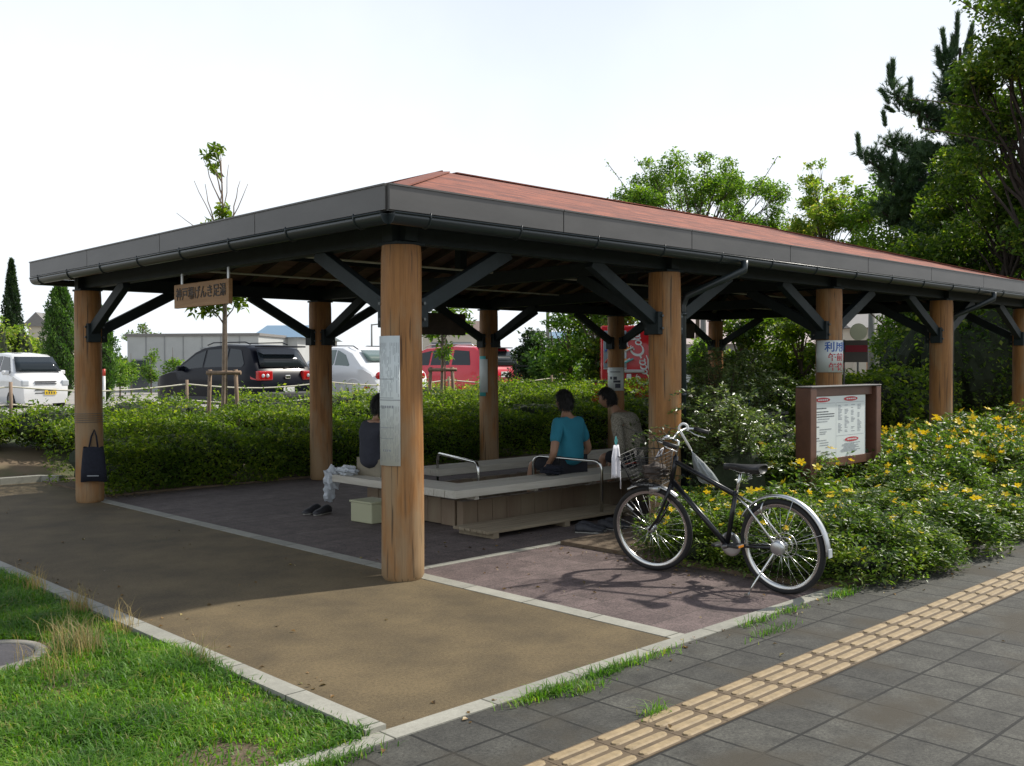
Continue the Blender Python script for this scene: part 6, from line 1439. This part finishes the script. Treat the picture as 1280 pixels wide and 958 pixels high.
# ------------------------------------------------------------------ background trees
def columnar(px, py0, depth, h, r, label, mt, n, seed, pointed=False, size=.10):
    c = at_px(px, py0, depth); t = empty('columnar_conifer', (c.x, c.y, LOT), 0, label, 'tree', 'columnar conifers beyond the parking lot')
    q = RNG.uniform(0, 1, n); a = RNG.uniform(0, 2*PI, n)
    prof_ = (np.sin(np.clip(q*1.05+.0, 0, 1)*PI)**.6*(1-q*.25) if not pointed else (1-q)**.8*np.minimum(1, q*6+.35)); tuftn = 1+.18*np.sin(a*5+seed+q*23)+.12*np.sin(a*9+q*41)
    rad = r*prof_*tuftn*np.sqrt(RNG.uniform(.55, 1.05, n)); P = np.stack([rad*np.cos(a), rad*np.sin(a), q*h+.02], 1)
    D = np.stack([np.cos(a)*.5, np.sin(a)*.5, np.ones(n)], 1); V, F = leaf_arrays(P, size, aspect=.4, up_bias=-.2, dirs=D); np_mesh('crown', V, F, MATS[mt], t)
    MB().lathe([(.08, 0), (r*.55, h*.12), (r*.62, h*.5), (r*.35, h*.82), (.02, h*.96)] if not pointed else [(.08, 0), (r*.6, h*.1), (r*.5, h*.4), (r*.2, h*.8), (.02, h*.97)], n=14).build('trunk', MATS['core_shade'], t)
    return t
columnar(77, 510, 33, 4.15, .60, 'bright green flame-shaped conifer standing between the white van and the end post', 'conifer_leaf', 12000, 1)
columnar(127, 505, 31, 3.0, .5, 'shorter green conifer partly hidden behind the end post', 'conifer_leaf', 8000, 2.5)
columnar(16, 470, 46, 6.1, .72, 'tall pointed dark cypress at the picture edge above the lime-coloured bushes', 'dark_conifer_leaf', 11000, 4, True, .13)
for i, (px, d, h, r, lb) in enumerate([(12, 41, 3.0, .95, 'lime and yellow leafy bush above the white van roof'), (40, 42, 2.4, .7, 'small lime bush next to the flame-shaped conifer'), (-14, 40, 3.3, .9, 'lime bush partly outside the picture')]):
    c = at_px(px, 480, d); bush('leafy_bush', c.x, c.y, LOT, r, h, lb, 'bush', 'lime_leaf', 3800, .16, 'bushes behind the white van')
for i, (px, d, h, lb) in enumerate([(164, 40, 1.6, 'sapling nearest the end post in front of the white building'), (189, 41, 1.9, 'middle one of three saplings in front of the white building'), (216, 42, 1.9, 'sapling before the window of the white building'), (150, 36, 1.2, 'small shrub by the parking lot entrance')]):
    c = at_px(px, 480, d); tree('sapling', c.x, c.y, LOT, lb, h+.4, .5, .035, crown_clumps(0, 0, h*.62, .3, .3, h*.38, 12, .28), 900, .12, 'zelkova_leaf', group='saplings by the white building', twigs=0)
c = at_px(182, 420, 60); tree('bare_tree', c.x, c.y, LOT, 'thin sparse tree showing above the white building roof', 4.3, 1.6, .10, crown_clumps(0, 0, 3.0, 1.2, 1.2, .9, 12, .4), 900, .16, 'dark_tree_leaf', twigs=4)
# greenery seen between the posts, in the middle of the picture
mids = [(665, 455, 27, 2.0, .9, 'dark_conifer_leaf', 'slim dark tree beside the red car'), (690, 470, 26, 2.2, 1.0, 'conifer_leaf', 'mid green tree left of the leafy magnolia-like one'), (712, 440, 24, 3.1, 1.3, 'zelkova_leaf', 'leafy tree in front of the blue-roofed shed'),
        (745, 430, 23, 3.3, 1.3, 'dark_tree_leaf', 'dense leafy tree just left of the vending machine'), (768, 440, 22.5, 3.0, .9, 'zelkova_leaf', 'narrow tree touching the vending machine'), (600, 465, 32, 1.9, .8, 'zelkova_leaf', 'tree hidden behind the red car roof')]
for px, py, d, h, w_, mt_, lb in mids:
    c = at_px(px, py, d); tree('background_tree', c.x, c.y, LOT, lb, h+.5, .6, .07, crown_clumps(0, 0, h*.60, w_*.5, w_*.5, h*.42, 20, .33), 3600, .12, mt_, group='trees between parking lot and vending machine', twigs=1)
rear = [(925, 435, 22, 2.4, 1.2, 'dark_tree_leaf', 'dark tree right of the fifth back post'), (975, 425, 24, 3.2, 1.5, 'dark_tree_leaf', 'dense dark tree in the gap right of the third front post'), (1000, 440, 21, 2.2, 1.2, 'hedge_leaf', 'leafy tree filling the view under the far bay'), (1125, 420, 27, 2.8, 1.1, 'zelkova_leaf', 'round-headed tree in front of the pale house'), (1150, 440, 25, 2.0, 1.0, 'dark_tree_leaf', 'dark low tree beside the fourth front post'), (890, 450, 26, 2.0, .9, 'zelkova_leaf', 'green tree between the second and fifth back posts')]
for px, py, d, h, w_, mt_, lb in rear:
    c = at_px(px, py, d); tree('background_tree', c.x, c.y, .35, lb, h+.5, .5, .08, crown_clumps(0, 0, h*.58, w_*.55, w_*.55, h*.45, 24, .38), 5200, .12, mt_, group='trees behind the far end of the shelter', twigs=1)
# clipped hedge and dense shrubs past the shelter's far end
for i, (px, d, r, h, lb, mt_) in enumerate([(1075, 19.5, 1.1, 1.35, 'bright green rounded bush behind the notice board', 'hedge_leaf'), (1120, 20.0, 1.2, 1.4, 'bright green rounded bush left of the fourth front post', 'hedge_leaf'), (1020, 20.5, 1.1, 1.3, 'rounded bush between notice board and glossy bush', 'hedge_leaf'), (940, 19.0, 1.0, 1.2, 'low bush in the dark behind the glossy spray', 'dark_tree_leaf'), (1205, 21, 1.5, 3.0, 'tall dark shrub between the fourth and fifth front posts', 'dark_tree_leaf'), (1165, 23, 1.5, 2.6, 'dark shrub behind the fourth front post', 'dark_tree_leaf'), (1255, 22, 1.6, 3.2, 'dark shrub under the broadleaf trees', 'dark_tree_leaf'), (1300, 21, 1.6, 3.4, 'dark shrub behind the last front post', 'dark_tree_leaf'), (1230, 26, 2.2, 4.2, 'tallest dark shrub behind the far eaves', 'dark_tree_leaf')]):
    c = at_px(px, 470, d); bush('rounded_bush', c.x, c.y, .1, r, h, lb, 'bush', mt_, 7500, .10, 'bushes beyond the far end of the shelter', blobs=9)
# far green band on the horizon
P = []
for k in range(60):
    a = YAW+R(rr(-34, 38)); d = rr(75, 130); P.append(((CX+math.cos(a)*d, CY+math.sin(a)*d, 1.2), (rr(3, 6), rr(3, 6), rr(1.0, 1.7))))
tag(leafy('distant_trees', clump_points(P, 30000, 3), .55, 'dark_tree_leaf', None), kind='stuff')

# ------------------------------------------------------------------ buildings
mat('wall_white', (.42, .43, .42), .7, var=.06, scale=1.5); mat('wall_seam', (.26, .27, .27), .6); mat('wall_beige', (.50, .46, .38), .8, var=.08, scale=1); mat('roof_grey', (.20, .19, .18), .8, var=.1, scale=4, stretch=(1, 1, 6)); mat('roof_pink', (.46, .38, .36), .8, var=.08, scale=3); mat('roof_blue', (.10, .20, .30), .35, spec=.8); mat('window_dark', (.05, .06, .07), .1, spec=.8); mat('wall_brown', (.16, .11, .09), .8); mat('orange_wood', (.45, .20, .08), .7); mat('roof_dark_green', (.04, .055, .045), .6)
def building(name, pxl, pxr, pyt, depth, label, wall, base=LOT, dy=6, roof=None, roof_h=.6, roof_over=.3, gable=False, yaw=0, windows=(), seams=0, eave=None, cat='building'):
    a = at_px(pxl, 457, depth); b_ = at_px(pxr, 457, depth); w_ = (b_-a).length; zt = CZ+(457-pyt)/1243*depth; h = zt-base
    t = empty(name, (((a+b_)/2).x, ((a+b_)/2).y, base), YAW-PI/2+yaw, label, cat)
    MB().box((0, dy/2, h/2), (w_, dy, h)).build('wall', MATS[wall], t)
    if roof and not gable: MB().box((0, dy/2, h+.06), (w_+roof_over*2, dy+roof_over*2, .12)).build('roof', MATS[roof], t)
    if roof and gable:
        hw_ = w_/2+roof_over; y0, y1 = -roof_over, dy+roof_over
        if gable == 'x': vs_ = [(-hw_, y0, h), (hw_, y0, h), (hw_, y1, h), (-hw_, y1, h), (-hw_*.86, dy/2, h+roof_h), (hw_*.86, dy/2, h+roof_h)]; fs_ = [(0, 1, 5, 4), (1, 2, 5), (2, 3, 4, 5), (3, 0, 4), (3, 2, 1, 0)]
        else: vs_ = [(-hw_, y0, h), (hw_, y0, h), (hw_, y1, h), (-hw_, y1, h), (0, y0, h+roof_h), (0, y1, h+roof_h)]; fs_ = [(0, 1, 4), (1, 2, 5, 4), (2, 3, 5), (3, 0, 4, 5), (3, 2, 1, 0)]
        MB().add(vs_, fs_).build('roof', MATS[roof], t)
    if seams:
        b = MB()
        for k in range(1, seams): b.box((-w_/2+w_*k/seams, -.012, h/2), (.045, .024, h-.02))
        b.build('panel_seams', MATS['wall_seam'], t)
    for (u, v, ww, wh) in windows:
        f = MB().box((u*w_, -.015, v*h), (ww, .05, wh)).build('window', MATS['wall_seam'], t); MB().box((u*w_, -.045, v*h), (ww-.12, .012, wh-.12)).build('pane', MATS['window_dark'], f)
    return t, w_, h
building('prefab_building', 157, 325, 419, 46, 'long white prefabricated building with panel seams beyond the parking lot', 'wall_white', seams=7, roof='roof_grey', roof_over=.08, windows=((.18, .72, 1.5, .35), (-.40, .30, .9, 1.5)), yaw=R(-4))
building('shed', 322, 372, 421, 50, 'pale shed with a sloping blue roof behind the black car', 'wall_white', roof='roof_blue', gable='x', roof_h=.7, dy=5, seams=4)
building('dark_shed', 368, 402, 424, 56, 'small dark green roofed shed left of the second back post', 'wall_beige', roof='roof_dark_green', gable='y', roof_h=.6, dy=5)
building('house', 36, 60, 406, 64, 'grey gabled house between the two conifers', 'wall_beige', roof='roof_grey', gable='y', roof_h=.9, dy=6, windows=((0, .5, .6, .5),))
building('house', 528, 598, 414, 62, 'beige house with a brown upper storey behind the red car', 'wall_beige', roof='wall_brown', gable='x', roof_h=.8, dy=8, windows=((.2, .7, 1.2, .6), (-.2, .7, 1.0, .6)))
building('shed', 690, 738, 424, 60, 'grey-blue roofed shed beyond the leafy trees', 'wall_white', roof='roof_blue', gable='x', roof_h=.5, dy=5, windows=((0, .6, 1.4, .5),))
building('kiosk', 748, 812, 418, 34, 'grey hut with a dark red roof edge above the vending machine', 'wall_seam', roof='wall_brown', dy=3, roof_over=.2)
building('hall', 868, 1004, 432, 40, 'low hall with a wide pale pink roof behind the fifth back post', 'wall_white', roof='roof_pink', gable='x', roof_h=1.25, dy=8, roof_over=.6, windows=((-.45, .4, .8, .8), (-.3, .4, .8, .8)))
building('house', 1068, 1160, 412, 44, 'pale house with an orange timber porch seen under the far eaves', 'wall_beige', roof='roof_grey', gable='x', roof_h=.9, dy=7, windows=((-.3, .6, .9, .7),))
c = at_px(1118, 436, 38); t = empty('porch', (c.x, c.y, LOT), YAW-PI/2, 'orange timber porch in front of the pale house', 'porch'); MB().box((0, 0, 1.95), (2.6, 1.4, .12)).build('roof', MATS['orange_wood'], t)
for k in (-1.2, 0, 1.2): MB().box((k, -.6, .95), (.12, .12, 1.9)).build('post', MATS['orange_wood'], t)
# utility poles, street lamp
mat('pole_grey', (.20, .20, .19), .8)
def pole(name, px, pyt, depth, r, label, arm=None, cat='pole'):
    c = at_px(px, 470, depth); zt = CZ+(457-pyt)/1243*depth; t = empty(name, (c.x, c.y, LOT), YAW-PI/2, label, cat); MB().cyl((0, 0, 0), (0, 0, zt-LOT), r, 10, r2=r*.7).build('shaft', MATS['pole_grey'], t)
    if arm: MB().tube([(0, 0, zt-LOT-.05), (arm*.5, 0, zt-LOT), (arm, 0, zt-LOT)], .04, 6).build('arm', MATS['pole_grey'], t); MB().box((arm*1.15, 0, zt-LOT-.02), (.5, .18, .08), bev=.02).build('lamp_head', MATS['dark_trim'], t)
    return t
pole('street_lamp', 465, 405, 60, .07, 'slim street lamp with a short arm in front of the pale sky', .9, 'lamp'); pole('utility_pole', 685, 340, 40, .09, 'thin utility pole rising between the third and fourth back posts'); pole('utility_pole', 879, 360, 34, .12, 'utility pole just right of the second front post'); pole('utility_pole', 1090, 395, 32, .16, 'dark pole beneath the hanging plank sign')
# round sign and red banner near the far bay
c = at_px(1073, 415, 20); t = empty('round_sign', tuple(c), YAW-PI/2, 'round olive sign disc under the eaves beside the third front post', 'sign'); MB().cyl((0, -.015, 0), (0, .015, 0), .17, 28).build('disc', MATS['roof_dark_green' if False else 'cream_plastic'], t); MB().cyl((0, 0.03, -1.6), (0, 0.03, .0), .02, 8).build('pole', MATS['pole_grey'], t)
mat('banner_grey', (.12, .11, .10), .8); mat('banner_red', (.30, .02, .04), .7)
c = at_px(1070, 438, 19); t = empty('banner', tuple(c), YAW-PI/2, 'dark banner with a deep red band right behind the opening-hours post', 'banner'); MB().box((0, 0, -.02), (.44, .03, .42)).build('panel', MATS['banner_grey'], t); MB().box((0, -.018, .03), (.42, .008, .13)).build('red_band', MATS['banner_red'], t); MB().cyl((-.22, 0.03, -1.4), (-.22, 0.03, .2), .02, 8).build('pole', MATS['pole_grey'], t)
# low rail by the white building and marker stake
c = at_px(130, 470, 24); t = empty('marker_stake', (c.x, c.y, LOT-.1), 0, 'red and white marker stake just behind the end post', 'stake'); MB().cyl((0, 0, 0), (0, 0, 1.05), .035, 8).build('shaft', MATS['white_plastic'], t); MB().cyl((0, 0, 1.05), (0, 0, 1.22), .036, 8).build('red_top', MATS['red_plastic'], t)
c = at_px(705, 455, 26); t = empty('rail_fence', (c.x, c.y, LOT), YAW-PI/2, 'thin dark rail fence among the trees right of the red car', 'fence')
for z in (.35, 1.15): MB().box((0, 0, z), (2.6, .03, .03)).build('rail', MATS['dark_trim'], t)
for k in range(5): MB().box((-1.25+k*.625, 0, .6), (.03, .03, 1.2)).build('picket', MATS['dark_trim'], t)
